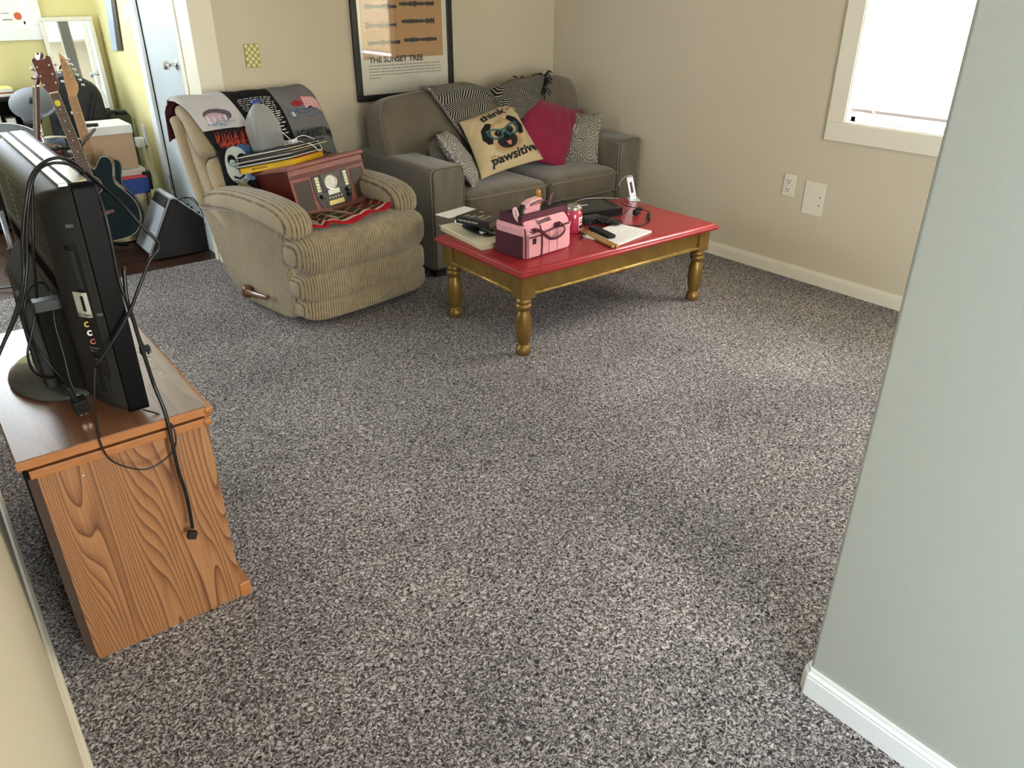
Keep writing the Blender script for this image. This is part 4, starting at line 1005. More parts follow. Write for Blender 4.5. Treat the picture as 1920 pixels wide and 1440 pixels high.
# --- notebook, remote, drumsticks
nF, nR, nB = atz(1160, 461, TZ), atz(1222, 436, TZ), atz(1140, 408, TZ)
NM = fr(nF, nR); nw = (nR-nF).length
t = thing('notebook', 'white notebook with grey handwriting lines, near the front edge of the table', 'notebook', M=NM)
g = MB().grid(lambda u, v: V(u*nw-(.0)*v, v*.20, .0085), 120, 60).build('top_page', attr_mat('handwritten_page', .7), t)
P = Paint(120, 60, 'dedad2')
for k in range(3):
    y = .18+k*.13
    x = .12
    while x < .85: l_ = random.uniform(.02, .06); P.line([(x, y), (x+l_*.4, y+.012), (x+l_, y-.005)], .006, '8d8690'); x += l_+.02
P.put(g.data); MB().box((0, 0, 0), (nw, .20, .008)).build('page_block', PAPER, t, bevel=.002)
m0, m1 = atz(1112, 428, TZ+.016), atz(1152, 447, TZ+.016)
t = thing('remote_control', 'black remote control lying across the left edge of the white notebook', 'remote control', M=frame(V(m0.x, m0.y, TZ+.0105), m1-m0, z=V(0, 0, 1)))
MB().box((-.01, -.022, 0), (.165, .022, .016)).build('body', MBLACK, t, bevel=.006, seg=3)
mb = MB()
for i in range(9):
    for j in range(3): mb.sbox((.012+i*.016, -.012+j*.012, .0165), (.009, .007, .003), .7, nu=8, nv=5)
mb.build('keypad', DGREY, t)
t = thing('black_pouch', 'crumpled shiny black pouch lying on the back of the white notebook', 'pouch', M=frame(V(*atz(1118, 412, TZ+.012)), atz(1160, 421, TZ)-atz(1118, 412, TZ), z=V(0, 0, 1)))
MB().sbox((.06, .0, .008), (.17, .07, .024), (.6, .8), nu=32, nv=14, warp=lambda p: V(p.x, p.y, p.z+.004*math.sin(p.x*80)*math.cos(p.y*90))).build('leather', mat('shiny_black_vinyl', '121112', .25), t, smooth=True)
DS = mat('hickory_drumstick', 'b48e55', .45, bump=(60, .1, (1, 8, 8)))
for k, (a_, b_, lab) in enumerate((((1083, 430), (1148, 462), 'front drumstick of the pair beside the white notebook, pale wood'), ((1092, 430), (1156, 461), 'rear drumstick of the pair, touching the white notebook, pale wood'))):
    p0, p1 = atz(*a_, TZ+.008), atz(*b_, TZ+.008)
    t = thing('drumstick', lab, 'drumstick', M=frame(p0, p1-p0, z=V(0, 0, 1)), group='drumsticks on the table'); L = (p1-p0).length
    MB().tube([(-.02, 0, 0), (0, 0, 0), (L*.5, 0, 0), (L*.98, 0, 0), (L, 0, 0)], lambda q: .0075*min(1, .5+q*8, .55+(1-q)*12), 14).build('shaft', DS, t, smooth=True)
    MB().sbox((-.028, 0, 0), (.022, .013, .013), 1, nu=12, nv=8).build('tip', DS, t, smooth=True)

# ================================================================== RADIO, RECORDS, JUG
dM = Matrix.Translation((.216, .200, .432)) @ Matrix.Rotation(math.radians(-3.2), 4, 'Y') @ Matrix.Rotation(math.radians(-12), 4, 'X')
RDM = RM @ dM
rad = thing('record_player', 'retro wooden radio record player with dial and mesh speakers, on the recliner seat', 'record player', M=RDM)
MAH = oak_mat('mahogany_wood', [(.21, .052, .026, 1), (.17, .040, .021, 1), (.13, .030, .017, 1), (.10, .022, .013, 1)], (1.5, 9., 9.), 3., .35, 120)
MAHS = mat('mahogany_side_veneer', '54160c', .35, coat=.2, var=(3, .7, '451009', (1, 1, 6)))
ROSE = mat('rose_wood_front', '8a5446', .42, var=(10, .8, '6f3c31', (1, 1, 12)))
RW, RH, RDp = .44, .255, .33
MB().box((.006, .008, .012), (RW-.006, RDp, RH-.02)).build('cabinet', MAHS, rad, bevel=.003)
MB().box((-.008, -.010, RH-.022), (RW+.008, RDp+.006, RH)).build('lid', ROSE, rad, bevel=.006, seg=3)
MB().box((-.004, -.006, .0), (RW+.004, RDp+.004, .016)).build('plinth', ROSE, rad, bevel=.004)
mb = MB(); mb.box((.004, .0, .016), (RW-.004, .012, RH-.022)); fp = mb.build('front_panel', ROSE, rad, bevel=.002)
mb = MB()
for z in (.190, .197, .204): mb.box((.008, -.003, z), (RW-.008, .001, z+.002))
mb.build('groove_line', INK, rad)
mb = MB()
for z in (.1925, .1995): mb.box((.004, -.005, z), (RW-.004, .002, z+.0045))
mb.build('front_molding', ROSE, rad, bevel=.001)
GR = MB(); gm, gb, gnd, gL = nodes_of('bronze_speaker_mesh', .5)
tc_ = gnd('ShaderNodeTexCoord'); ck = gnd('ShaderNodeTexChecker', i_Scale=190.); mp_ = gnd('ShaderNodeMapping'); mp_.inputs['Rotation'].default_value = (0, math.radians(45), 0)
gL(tc_.outputs['Object'], mp_.inputs[0]); gL(mp_.outputs[0], ck.inputs[0]); ck.inputs[1].default_value = srgb('140d08'); ck.inputs[2].default_value = srgb('46341c'); gL(ck.outputs[0], gb.inputs['Base Color'])
for x0, x1, k in ((.022, .100, 0), (RW-.092, RW-.022, 1)):
    s0_ = [(x0, .172), (x0, .030), (x1-.004*k, .030), (x1+(.0), .172)] if not k else [(x0, .172), (x0, .030), (x1, .030), (x1, .172)]
    MB().prism(s0_, -.002, .001, lambda a, b, t: V(a, t, b)).build('speaker_grille', gm, rad)
    MB().tube([(x0-.004, -.002, .030), (x0-.004, -.002, .176), (x1+.004, -.002, .176), (x1+.004, -.002, .026), (x0-.004, -.002, .026)], .003, 6, False).build('grille_frame', ROSE, rad)
PAN = mat('charcoal_faceplate', '39342f', .4)
cx = RW/2+.003
mb = MB(); mb.box((cx-.058, -.007, .022), (cx+.058, .002, .186)); pan = mb.build('control_panel', PAN, rad, bevel=.001)
for s in (-1, 1):
    xs_ = [(cx+s*.058, .024), (cx+s*.086, .024), (cx+s*.104, .07), (cx+s*.110, .12), (cx+s*.106, .186), (cx+s*.060, .186)]
    MB().prism(xs_, -.005, .002, lambda a, b, t: V(a, t, b)).build('side_plate', PAN, rad, bevel=.001)
    for k in range(5): MB().box((cx+s*.083-.010, -.009, .105+.0145*k), (cx+s*.083+.010, -.005, .1175+.0145*k)).build('push_button', mat('ivory_button', 'd8d2a8', .4), rad, bevel=.001)
KN_ = [(cx-.078, .080), (cx+.078, .085), (cx+.078, .060)]
for x, z in KN_[:1]+KN_[1:]:
    kb_ = MB().lathe([(.011, 0), (.011, .004), (.009, .014), (.008, .016), (0, .0165)], M=Matrix.Translation((x, -.005, z)) @ Matrix.Rotation(R90, 4, 'X'), n=20).build('knob', GB, rad, smooth='auto')
for a_ in range(-3, 4):
    an = math.radians(a_*38); MB().sbox((cx-.078+.016*math.sin(an), -.0065, .080+.016*math.cos(an)), (.003, .001, .003), 1, nu=6, nv=4).build('tick_mark', WHITE, rad)
dl = MB().lathe([(.0, .001), (.031, .001), (.033, .0035), (.036, .004), (.037, .001), (.037, 0)], M=Matrix.Translation((cx-.008, -.006, .140)) @ Matrix.Rotation(R90, 4, 'X'), n=36).build('tuning_dial', mat('silver_dial_ring', 'c9c3b0', .25, metal=.8), rad, smooth='auto')
MB().lathe([(0, .0012), (.0305, .0012), (.0305, .002), (0, .002)], M=Matrix.Translation((cx-.008, -.006, .140)) @ Matrix.Rotation(R90, 4, 'X'), n=36).build('dial_face', mat('frosted_dial_face', 'd6d2c6', .3, var=(60, .6, 'b5b0a4')), dl)
MB().box((cx-.036, -.0085, .080), (cx+.032, -.006, .104)).build('display_window', mat('lit_grey_display', 'd9d8c9', .2), rad, bevel=.001)
MB().box((cx-.044, -.0095, .030), (cx+.044, -.006, .052)).build('name_plate', mat('pale_gold_plate', 'c9ba72', .35, metal=.3), rad, bevel=.001)
for k in range(5): MB().sbox((cx-.035+k*.0175, -.008, .066), (.008, .004, .008), 1, nu=12, nv=8).build('round_button', mat('pearl_button', 'e4e0d6', .3), rad, smooth=True)
MB().sbox((cx+.045, -.0075, .112), (.004, .002, .004), 1, nu=8, nv=5).build('indicator', WHITE, rad)
MB().sbox((cx-.045, -.0075, .100), (.009, .003, .009), 1, nu=12, nv=6).build('headphone_jack', MBLACK, rad)
MB().sbox((RW*.80, .045, RH+.004), (.014, .010, .008), .7, nu=12, nv=8).build('lid_latch', CHROME, rad, smooth=True)

# record stack, rotated on the radio lid
SM = RDM @ Matrix.Translation((.082, .045, RH)) @ Matrix.Rotation(math.radians(30), 4, 'Z')
# local frame of the stack: corner at origin, x along the right-hand face, y along the left-hand face
def rec_slab(name, label, z, h, rz, dx, dy, cov, side, s=.305, sy=.305):
    t = thing(name, label, 'record', M=SM @ Matrix.Translation((dx, dy, z)) @ Matrix.Rotation(math.radians(rz), 4, 'Z'), group='records on the radio')
    MB().box((0, 0, 0), (s, sy, h)).build('sleeve', side, t, bevel=.0006)
    MB().box((.004, .004, h), (s-.004, sy-.004, h+.0004)).build('cover_print', cov, t)
    return t
YEL = mat('yellow_box_board', 'd9ab12', .5); YEL2 = mat('dark_printed_yellow', 'b9910c', .5)
t = rec_slab('record_box_set', 'thick yellow boxed record set, lowest of the records on the radio', 0, .028, 0, 0, 0, YEL, YEL); t['group'] = 'records on the radio'
MB().box((0, -.0006, .0235), (.305, 0, .028)).build('red_edge', mat('red_box_edge', 'a5201c', .5), t)
textm('RED ORCHESTRA', lambda x, y: V(-.0006, .245-x, .009+y), mat('brown_print', '6b4a14', .6), t, width=.10, height=.008, bold=.02) if False else None
MB().poly([V(-.0006, .24-i*.013-.004*(i % 2), .010+j*.008) for i in range(2) for j in range(2)], [(0, 1, 3, 2)]).build('printed_mark', mat('brown_print', '6b4a14', .6), t)
mb = MB()
for k in range(11): mb.box((-.0008, .155+k*.0075, .010), (-.0002, .1595+k*.0075, .018))
mb.build('spine_print', mat('brown_print', '6b4a14', .6), t)
cols = [('2a2622', 'black record sleeve with a pale bottom edge'), ('b9b4a4', 'off-white record sleeve'), ('1c1a19', 'glossy black record sleeve'), ('3a3a37', 'charcoal record sleeve'), ('a7a192', 'worn grey record sleeve'), ('191817', 'plain black record sleeve'), ('c8b48c', 'cream-edged record sleeve'), ('23211f', 'black record sleeve with worn corners'), ('cfcabd', 'white-edged record sleeve'), ('171616', 'black record sleeve under the jug')]
order = ['second from the bottom', 'third from the bottom', 'fourth from the bottom', 'fifth from the bottom', 'sixth from the bottom', 'fifth from the top', 'fourth from the top', 'third from the top', 'second from the top', 'topmost']
z = .0285; rr_ = random.Random(3)
for k, (c_, l_) in enumerate(cols):
    h = .0042+.002*rr_.random()
    rec_slab('record', l_ + ', ' + order[k] + ' of the radio stack', z, h, rr_.uniform(-3, 4)-(3 if k > 5 else 0), rr_.uniform(-.022, .010)+(.02 if k > 5 else 0), rr_.uniform(-.004, .014), mat('sleeve_print_dark', '1a1918', .35), mat('sleeve_%s' % c_, c_, .5))
    z += h+.0006
ztop = z
# jug
JM = SM @ Matrix.Translation((.085, .165, ztop)) @ Matrix.Rotation(math.radians(-38), 4, 'Z') @ Matrix.Diagonal((.94, .94, .86, 1))
jug = thing('milk_jug', 'cloudy plastic gallon jug with a blue cap, on top of the records', 'jug', M=JM)
HD = bpy.data.materials.new('cloudy_plastic'); HD.use_nodes = True; nt = HD.node_tree; pb = nt.nodes['Principled BSDF']
pb.inputs['Base Color'].default_value = srgb('b3b4b0'); pb.inputs['Roughness'].default_value = .35
tl = nt.nodes.new('ShaderNodeBsdfTranslucent'); tl.inputs[0].default_value = srgb('d8d8d2'); tp = nt.nodes.new('ShaderNodeBsdfTransparent'); m1 = nt.nodes.new('ShaderNodeMixShader'); m2 = nt.nodes.new('ShaderNodeMixShader')
m1.inputs[0].default_value = .4; m2.inputs[0].default_value = .5
nt.links.new(pb.outputs[0], m1.inputs[1]); nt.links.new(tl.outputs[0], m1.inputs[2]); nt.links.new(m1.outputs[0], m2.inputs[1]); nt.links.new(tp.outputs[0], m2.inputs[2]); nt.links.new(m2.outputs[0], nt.nodes['Material Output'].inputs[0])
def sq(hx, hy, r, z, n=5): return [V(x, y, z) for x, y in rr2(hx, hy, r, n)]
rings = [sq(.060, .060, .025, .0), sq(.070, .070, .028, .006), sq(.074, .074, .030, .03), sq(.075, .075, .030, .09), sq(.075, .075, .032, .135), sq(.071, .071, .040, .165), sq(.060, .060, .045, .195), sq(.042, .042, .038, .222), sq(.026, .026, .0255, .240), sq(.0185, .0185, .018, .247), sq(.0175, .0175, .017, .256)]
MB().loft(rings).build('bottle', HD, jug, smooth='auto')
MB().tube([(.020, .0, .236), (.046, 0, .222), (.064, 0, .185), (.068, 0, .14), (.055, 0, .115)], (.010, .013), 12).build('handle', HD, jug, smooth=True)
for s_ in (-1, 1): MB().tube([(.012*s_, -.0755, .09), (.012*s_, -.073, .14), (.010*s_, -.058, .195)], .0025, 6).build('molded_rib', HD, jug, smooth=True)
MB().sbox((0, 0, .048), (.138, .138, .092), (.3, .25), nu=32, nv=14).build('water', mat('grey_water', '9aa0a3', .05, trans=.85, ior=1.33), jug, smooth=True)
MB().lathe([(.020, .254), (.021, .256), (.021, .270), (.019, .273), (0, .274)], n=28).build('cap', mat('blue_cap', '24348c', .4), jug, smooth='auto')
# white charging cable with its plug block
def onS(x, y, z): return SM @ V(x, y, z)
pts = [onS(.10, .10, ztop+.07), onS(.075, .135, ztop+.085), onS(.11, .16, ztop+.095), onS(.155, .13, ztop+.09), onS(.16, .10, ztop+.05), onS(.165, .075, ztop+.018), onS(.20, .08, ztop+.022), onS(.255, .055, ztop+.03), onS(.285, .01, ztop-.005), onS(.265, -.022, ztop-.045), onS(.225, -.024, ztop-.055), onS(.19, -.012, ztop-.02), onS(.16, .03, ztop+.006), onS(.155, .06, ztop+.012)]
cb = thing('charging_cable', 'white charging cable looped over the records, beside the jug', 'cable', loc=tuple(onS(.16, .07, ztop)))
MB().tube(pts[3:], .0022, 8).build('wire', WHITE, cb, world=True, smooth=True)
MB().tube([onS(.155, .07, ztop+.014), onS(.12, .11, ztop+.03), onS(.11, .15, ztop+.07), onS(.075, .17, ztop+.07), onS(.055, .16, ztop+.045), onS(.075, .15, ztop+.02)], .0022, 8).build('wire', WHITE, cb, world=True, smooth=True)
MB().box((.135, .055, ztop+.001), (.185, .085, ztop+.024), SM).build('plug_block', WHITE, cb, world=True, bevel=.004)

# ================================================================== POSTER
po = thing('framed_poster', 'tall black-framed music poster with sound waves on the back wall, above the sofa', 'poster', (2.566, YB, 1.31))
PX0, PX1, PZ0, PZ1 = 2.233, 2.905, .836, 1.80
mb = MB()
for a, b in (((PX0, PZ0), (PX1, PZ0+.034)), ((PX0, PZ1-.034), (PX1, PZ1)), ((PX0, PZ0+.034), (PX0+.034, PZ1-.034)), ((PX1-.034, PZ0+.034), (PX1, PZ1-.034))):
    mb.box((a[0], YB-.028, a[1]), (b[0], YB-.002, b[1]))
mb.build('frame', mat('black_poster_frame', '0f0e0d', .4), po, world=True, bevel=.002)
MB().box((PX0+.02, YB-.014, PZ0+.02), (PX1-.02, YB-.004, PZ1-.02)).build('print', mat('poster_paper', 'dbd6c2', .6), po, world=True)
yb_ = YB-.0145
MB().box((2.292, yb_-.0004, 1.062), (2.838, yb_, PZ1-.05)).build('tan_field', mat('tan_print', 'b98f5c', .6), po, world=True)
PK = mat('poster_black_ink', '1a1612', .6)
textm('THE SUNSET TREE', lambda x, y: V(2.325+x, yb_-.0006, 1.044+y), PK, po, width=.368, height=.030, name='title_lettering', bold=.035, world=True)
def wave_(x0, x1, zc, h, sd):
    r_ = random.Random(sd); n = 90; top_, bot = [], []
    for i in range(n+1):
        env = .80+.2*math.sin(i*.05+sd*1.7); k = h*(.62+.12*math.sin(i*.13+sd)+.08*math.sin(i*.41+sd))*(.6+.4*r_.random()+(.6 if r_.random() < .12 else 0)); x = x0+(x1-x0)*i/n
        top_.append((x, zc+k)); bot.append((x, zc-k))
    m_ = MB()
    P_ = [V(x, yb_-.0007, z) for x, z in top_]+[V(x, yb_-.0007, z) for x, z in bot]
    m_.poly(P_, [(i, i+1, n+2+i, n+1+i) for i in range(n)]); m_.build('sound_wave', PK, po, world=True)
    textm(('Dinu Lipatti', 'Broom People', 'This Year', 'Love Love', 'Pale Green', 'Song', 'Magpie', 'Dance Music')[sd % 8] if False else '-- ----- ---', lambda x, y: V(x0+.005+x, yb_-.0007, zc-h-.016+y), PK, po, width=.10, height=.006, name='caption', world=True)
for k, (x0, x1, zc) in enumerate(((2.318, 2.532, 1.335), (2.318, 2.522, 1.240), (2.325, 2.540, 1.148), (2.548, 2.786, 1.348), (2.556, 2.785, 1.256), (2.566, 2.797, 1.156), (2.318, 2.532, 1.43), (2.548, 2.786, 1.44), (2.318, 2.532, 1.53), (2.548, 2.786, 1.53))): wave_(x0, x1, zc, .018, k)
mb = MB()
rr_ = random.Random(5)
for r_ in range(5):
    x = 2.322; xe = 2.818 if r_ < 4 else 2.40; z = 1.024-r_*.0165
    while x < xe: l_ = rr_.uniform(.006, .03); mb.box((x, yb_-.0006, z), (min(x+l_, xe), yb_-.0003, z+.004)); x += l_+.004
mb.build('small_print', mat('grey_fine_print', '6a6454', .6), po, world=True)
GL = bpy.data.materials.new('poster_glass'); GL.use_nodes = True; nt = GL.node_tree; nt.nodes.clear()
oo = nt.nodes.new('ShaderNodeOutputMaterial'); mx = nt.nodes.new('ShaderNodeMixShader'); tr = nt.nodes.new('ShaderNodeBsdfTransparent'); gl = nt.nodes.new('ShaderNodeBsdfGlossy'); fn_ = nt.nodes.new('ShaderNodeFresnel'); fn_.inputs[0].default_value = 1.5
gl.inputs['Roughness'].default_value = .03; nt.links.new(fn_.outputs[0], mx.inputs[0]); nt.links.new(tr.outputs[0], mx.inputs[1]); nt.links.new(gl.outputs[0], mx.inputs[2]); nt.links.new(mx.outputs[0], oo.inputs[0])
MB().box((PX0+.03, YB-.0205, PZ0+.03), (PX1-.03, YB-.0185, PZ1-.03)).build('glass', GL, po, world=True)

# ================================================================== TV STAND
OAK = oak_mat('oak_laminate_side', [(.34, .165, .068, 1), (.29, .132, .052, 1), (.20, .085, .033, 1), (.095, .038, .015, 1)], (6.5, 6.5, .55), 26., .42, 220)
OAKT = oak_mat('oak_laminate_top', [(.30, .14, .075, 1), (.26, .12, .062, 1), (.20, .09, .045, 1), (.15, .065, .032, 1)], (6., .8, 6.), 7., .30, 160)
_b = OAKT.node_tree.nodes['Principled BSDF']; _b.inputs['Coat Weight'].default_value = .6; _b.inputs['Coat Roughness'].default_value = .28; _b.inputs['Specular IOR Level'].default_value = .8
OAKE = mat('oak_edge_band', 'a36a3a', .45, var=(30, .6, '8d5729', (1, 1, 8)))
tv0 = thing('tv_stand', 'oak laminate television stand with an open back, on the carpet at the left', 'tv stand', (.22, 2.04, 0))
X0, X1, Y0, Y1, ZT = .018, .413, 1.652, 2.425, .588
t_ = MB().box((X0, Y0, ZT-.022), (X1+.0, Y1, ZT)).build('top', OAKT, tv0, world=True, bevel=.003)
MB().box((X0, Y0-.0008, ZT-.021), (X1, Y0+.001, ZT-.001)).build('edge_band', OAKE, t_, world=True)
MB().tube([(X1-.006, Y0-.001, ZT-.011), (X1-.006, Y1, ZT-.011)], .0112, 14, False).build('front_nosing', OAKE, t_, world=True, smooth=True)
t_ = MB().box((X0+.018, Y0+.012, .533), (X1-.004, Y1-.01, .553)).build('upper_board', OAKE, tv0, world=True, bevel=.002)
MB().tube([(X1-.010, Y0+.0105, .543), (X1-.010, Y1-.01, .543)], .0105, 14, False).build('front_nosing', OAKE, t_, world=True, smooth=True)
MB().box((X0+.03, Y0+.035, .553), (X1-.02, Y1-.03, ZT-.022)).build('turntable_gap', mat('dark_gap_wood', '2a160c', .7), tv0, world=True)
for y in (Y0+.024, Y1-.044): MB().box((.047, y, .0), (.405, y+.018, .533)).build('side_board', OAK, tv0, world=True, bevel=.001)
MB().box((.047, Y0+.03, .02), (.424, Y1-.03, .04)).build('bottom_board', OAKE, tv0, world=True)
MB().box((.398, Y0+.018, .0), (.428, Y1-.02, .045)).build('kick_strip', OAKE, tv0, world=True, bevel=.004)
MB().box((.060, Y0+.04, .28), (.39, Y1-.04, .296)).build('shelf', OAKE, tv0, world=True)
MB().box((.030, Y0+.026, .02), (.047, Y0+.036, .528)).build('back_edge', mat('dark_back_edge', '3a2a20', .7), tv0, world=True)
MB().box((.036, Y0+.04, .03), (.041, Y1-.05, .50)).build('back_opening_sheet', mat('dark_opening_shade', '1b1512', .8), tv0, world=True)  # dark sheet standing in for the shade inside the open back
MB().sbox((.130, Y0+.0235, .50), (.004, .002, .003), 1, nu=6, nv=4).build('paint_fleck', WHITE, tv0, world=True)
mb = MB(); rr_ = random.Random(2)
for k in range(46): y = 1.86+rr_.random()*.42; mb.box((.352+rr_.random()*.02, y, ZT), (.357+rr_.random()*.03, y+.004, ZT+.0004))
mb.build('scuff_marks', mat('pale_scuffs', 'd6cdc0', .6), tv0, world=True)

# ================================================================== TELEVISION
tv = thing('television', 'flat television seen from behind, grey back cover, standing on the oak stand', 'television', (.235, 2.06, ZT))
TVG = mat('grey_tv_back_cover', '20201e', .45, spec=.35, bump=(500, .1)); TVS = mat('glossy_tv_trim', '050506', .5, spec=.12)
ty0, ty1, tz0, tz1 = 1.672, 2.43, .612, 1.112
yc_, zc_ = (ty0+ty1)/2, (tz0+tz1)/2
def rect_yz(x, hy, hz, r, zc=None, n=5): return [V(x, yc_+a, (zc or zc_)+b) for a, b in rr2(hy, hz, r, n)]
MB().loft([rect_yz(.288, .375, .247, .012), rect_yz(.292, .379, .250, .014), rect_yz(.252, .379, .250, .014), rect_yz(.250, .376, .247, .012)]).build('bezel', TVS, tv, world=True, smooth='auto')
MB().box((.2905, ty0+.03, tz0+.045), (.2935, ty1-.03, tz1-.03)).build('screen', mat('dark_screen', '050506', .08), tv, world=True)
shell = MB().loft([rect_yz(.251, .375, .246, .015), rect_yz(.240, .371, .243, .02), rect_yz(.222, .360, .237, .03), rect_yz(.207, .340, .230, .035), rect_yz(.196, .318, .220, .035), rect_yz(.193, .308, .214, .03)]).build('back_cover', TVG, tv, world=True, smooth='auto')
# strips along the top, reflected light put into their colour
MB().box((.232, ty0+.02, tz1-.006), (.250, ty1-.02, tz1+.0015)).build('top_reflex', mat('silver_top_reflex', 'a8b0b0', .25, metal=.4), tv, world=True, bevel=.0015)
MB().box((.256, ty0+.02, tz1-.0005), (.284, ty1-.02, tz1+.0025)).build('top_bezel_reflex', mat('beige_top_reflex', 'a39c78', .3, metal=.2), tv, world=True, bevel=.001)
# vents on the back
mb = MB()
def back_x(z):    # x of the cover's back face
    return .1215
for g0 in (1.755, 1.95, 2.145):
    mb = MB()
    for k in range(9):
        z = 1.052-k*.0125
        for j in range(2): mb.box((.1923, g0+j*.082, z), (.1940, g0+j*.082+.070, z+.005))
    mb.build('vent_slots', MBLACK, shell, world=True)
mb = MB()
for k in range(4): mb.box((.1923, 1.76, .932-k*.0125), (.1940, 2.33, .910-k*.0125))
mb.build('long_vents', MBLACK, shell, world=True)
# lower recess and port panel
MB().loft([[V(.195, y, z) for y, z in ((1.78, .64), (2.40, .64), (2.38, .85), (1.80, .85))], [V(.150, y, z) for y, z in ((1.84, .65), (2.34, .65), (2.32, .80), (1.86, .80))]]).build('lower_bulge', MBLACK, shell, world=True, bevel=.008, seg=3)
MB().prism([(1.84, .64), (2.02, .64), (1.97, .84), (1.89, .84)], .125, .152, lambda a, b, t: V(t, a, b)).build('neck_cover', MBLACK, shell, world=True, bevel=.008, seg=3)
MB().prism([(1.86, .66), (1.90, .66), (1.885, .80)], .122, .130, lambda a, b, t: V(t, a, b)).build('cover_rib', MBLACK, shell, world=True)
# near side face pieces: surface from (.165, y~) to the bezel
def nearside(x, z):   # approximates the tapered end of the cover
    P_ = [(.251, ty0+.004), (.240, ty0+.008), (.222, ty0+.019), (.207, ty0+.044), (.196, ty0+.079)]
    for (xa, ya), (xb, yb2) in zip(P_[:-1], P_[1:]):
        if xb <= x <= xa: return ya+(yb2-ya)*(xa-x)/(xa-xb)
    return ty0
def sidepatch(name, x0, x1, z0, z1, m, lift=.002, parent=None, n=6):
    g = MB().grid(lambda u, v: V(x0+(x1-x0)*u, nearside(x0+(x1-x0)*u, 0)-lift, z0+(z1-z0)*v), n, 2)
    return g.build(name, m, parent or shell, world=True, solid=.001, off=0)
sidepatch('side_recess', .206, .234, .70, .995, mat('black_port_recess', '08090b', .35), .0015)
sidepatch('side_blank', .207, .228, .905, .985, mat('slate_cover', '1b2226', .5), .003)
lab = sidepatch('card_slot_label', .2065, .230, .843, .897, mat('white_port_label', 'a9aaa2', .5), .0035)
sidepatch('card_slot', .2185, .2225, .857, .890, MBLACK, .0045, lab)
textm('SD CARD', lambda x, y: V(.2085+x, nearside(.2085+x, 0)-.0065, .8455+y), MBLACK, lab, width=.020, height=.006, world=True, bold=.01)
for k, c_ in enumerate(('a08a4a', 'c9c9c2', '8d4a40')):
    x_, z_ = .218+.001*k, .828-k*.019
    j_ = MB().lathe([(.0032, 0), (.0062, 0), (.0062, .005), (.0032, .005), (.0032, 0)], M=Matrix.Translation((x_, nearside(x_, 0)-.001, z_)) @ Matrix.Rotation(R90, 4, 'X'), n=16, cap=False).build('av_socket', mat('socket_ring_%s' % c_, c_, .3, metal=.3), shell, world=True)
GP = mat('grey_port_print', '8b8f92', .6)
textm('VIDEO', lambda x, y: V(.212+x, nearside(.212+x, 0)-.0045, .772+y), GP, shell, width=.014, height=.004, world=True, name='port_lettering')
textm('IN 2', lambda x, y: V(.213+x, nearside(.213+x, 0)-.0045, .765+y), GP, shell, width=.008, height=.004, world=True, name='port_lettering')
textm('HDMI', lambda x, y: V(.216+x, nearside(.216+x, 0)-.0045, .745+y), GP, shell, width=.010, height=.004, world=True, name='port_lettering')
sidepatch('port_slot', .214, .226, .67, .71, mat('blue_black_port', '10151f', .3), .003)
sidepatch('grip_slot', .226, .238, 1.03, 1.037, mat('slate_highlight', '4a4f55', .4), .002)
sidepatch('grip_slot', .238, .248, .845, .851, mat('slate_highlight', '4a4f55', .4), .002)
sidepatch('seam', .2435, .2445, .62, 1.10, MBLACK, .0015)
# stand foot
MB().loft([[V(.185+a, 2.045+b, ZT+z) for a, b in [(math.cos(2*math.pi*k/40)*rx, math.sin(2*math.pi*k/40)*ry) for k in range(40)]] for rx, ry, z in ((.118, .172, .001), (.120, .175, .006), (.116, .170, .014), (.098, .146, .028), (.070, .105, .041), (.045, .07, .047), (.01, .02, .049))]).build('stand_base', mat('glossy_graphite_base', '4d4f4c', .15, coat=.5), tv, world=True, smooth=True)
MB().box((.19, 1.98, ZT+.03), (.235, 2.12, ZT+.12)).build('stand_neck', TVS, tv, world=True, bevel=.01)
# black box plugged on the back, with its cords
BX = thing('power_adapter', 'long flat black adapter box sticking out behind the television', 'power adapter', (.10, 1.82, .77))
p_ = [aty(57, 563, 1.80), aty(66, 590, 1.80), aty(140, 545, 1.80), aty(146, 577, 1.80)]
Ma = frame(aty(62, 577, 1.80), aty(150, 560, 1.80)-aty(62, 577, 1.80), z=V(0, 0, 1)); wA = (aty(150, 560, 1.80)-aty(62, 577, 1.80)).length
MB().box((0, -.012, -.011), (wA, .020, .013), Ma).build('case', mat('dark_adapter', '15191b', .35), BX, world=True, bevel=.002)
MB().box((.05, -.004, .012), (.07, .010, .030), Ma).build('connector', MBLACK, BX, world=True, bevel=.002)
def cable(name, label, spec, r=.003, m=RUB, cat='cable'):
    """spec: (u, v, x) pixels on planes x = const"""
    pts = [atx(u, v, x) for u, v, x in spec]; t = thing(name, label, cat, loc=tuple(pts[0])); MB().tube(pts, r, 8).build('wire', m, t, world=True, smooth=True); return t, pts
# cables draped over the top of the television, down the back
def cab(name, label, W, r=.0035, cat='cable'):
    W = [Vector(w) for w in W]; t = thing(name, label, cat, loc=tuple(W[0])); MB().tube(W, r, 8).build('wire', RUB, t, world=True, smooth=True); return t
def A(u, v, y): return aty(u, v, y)
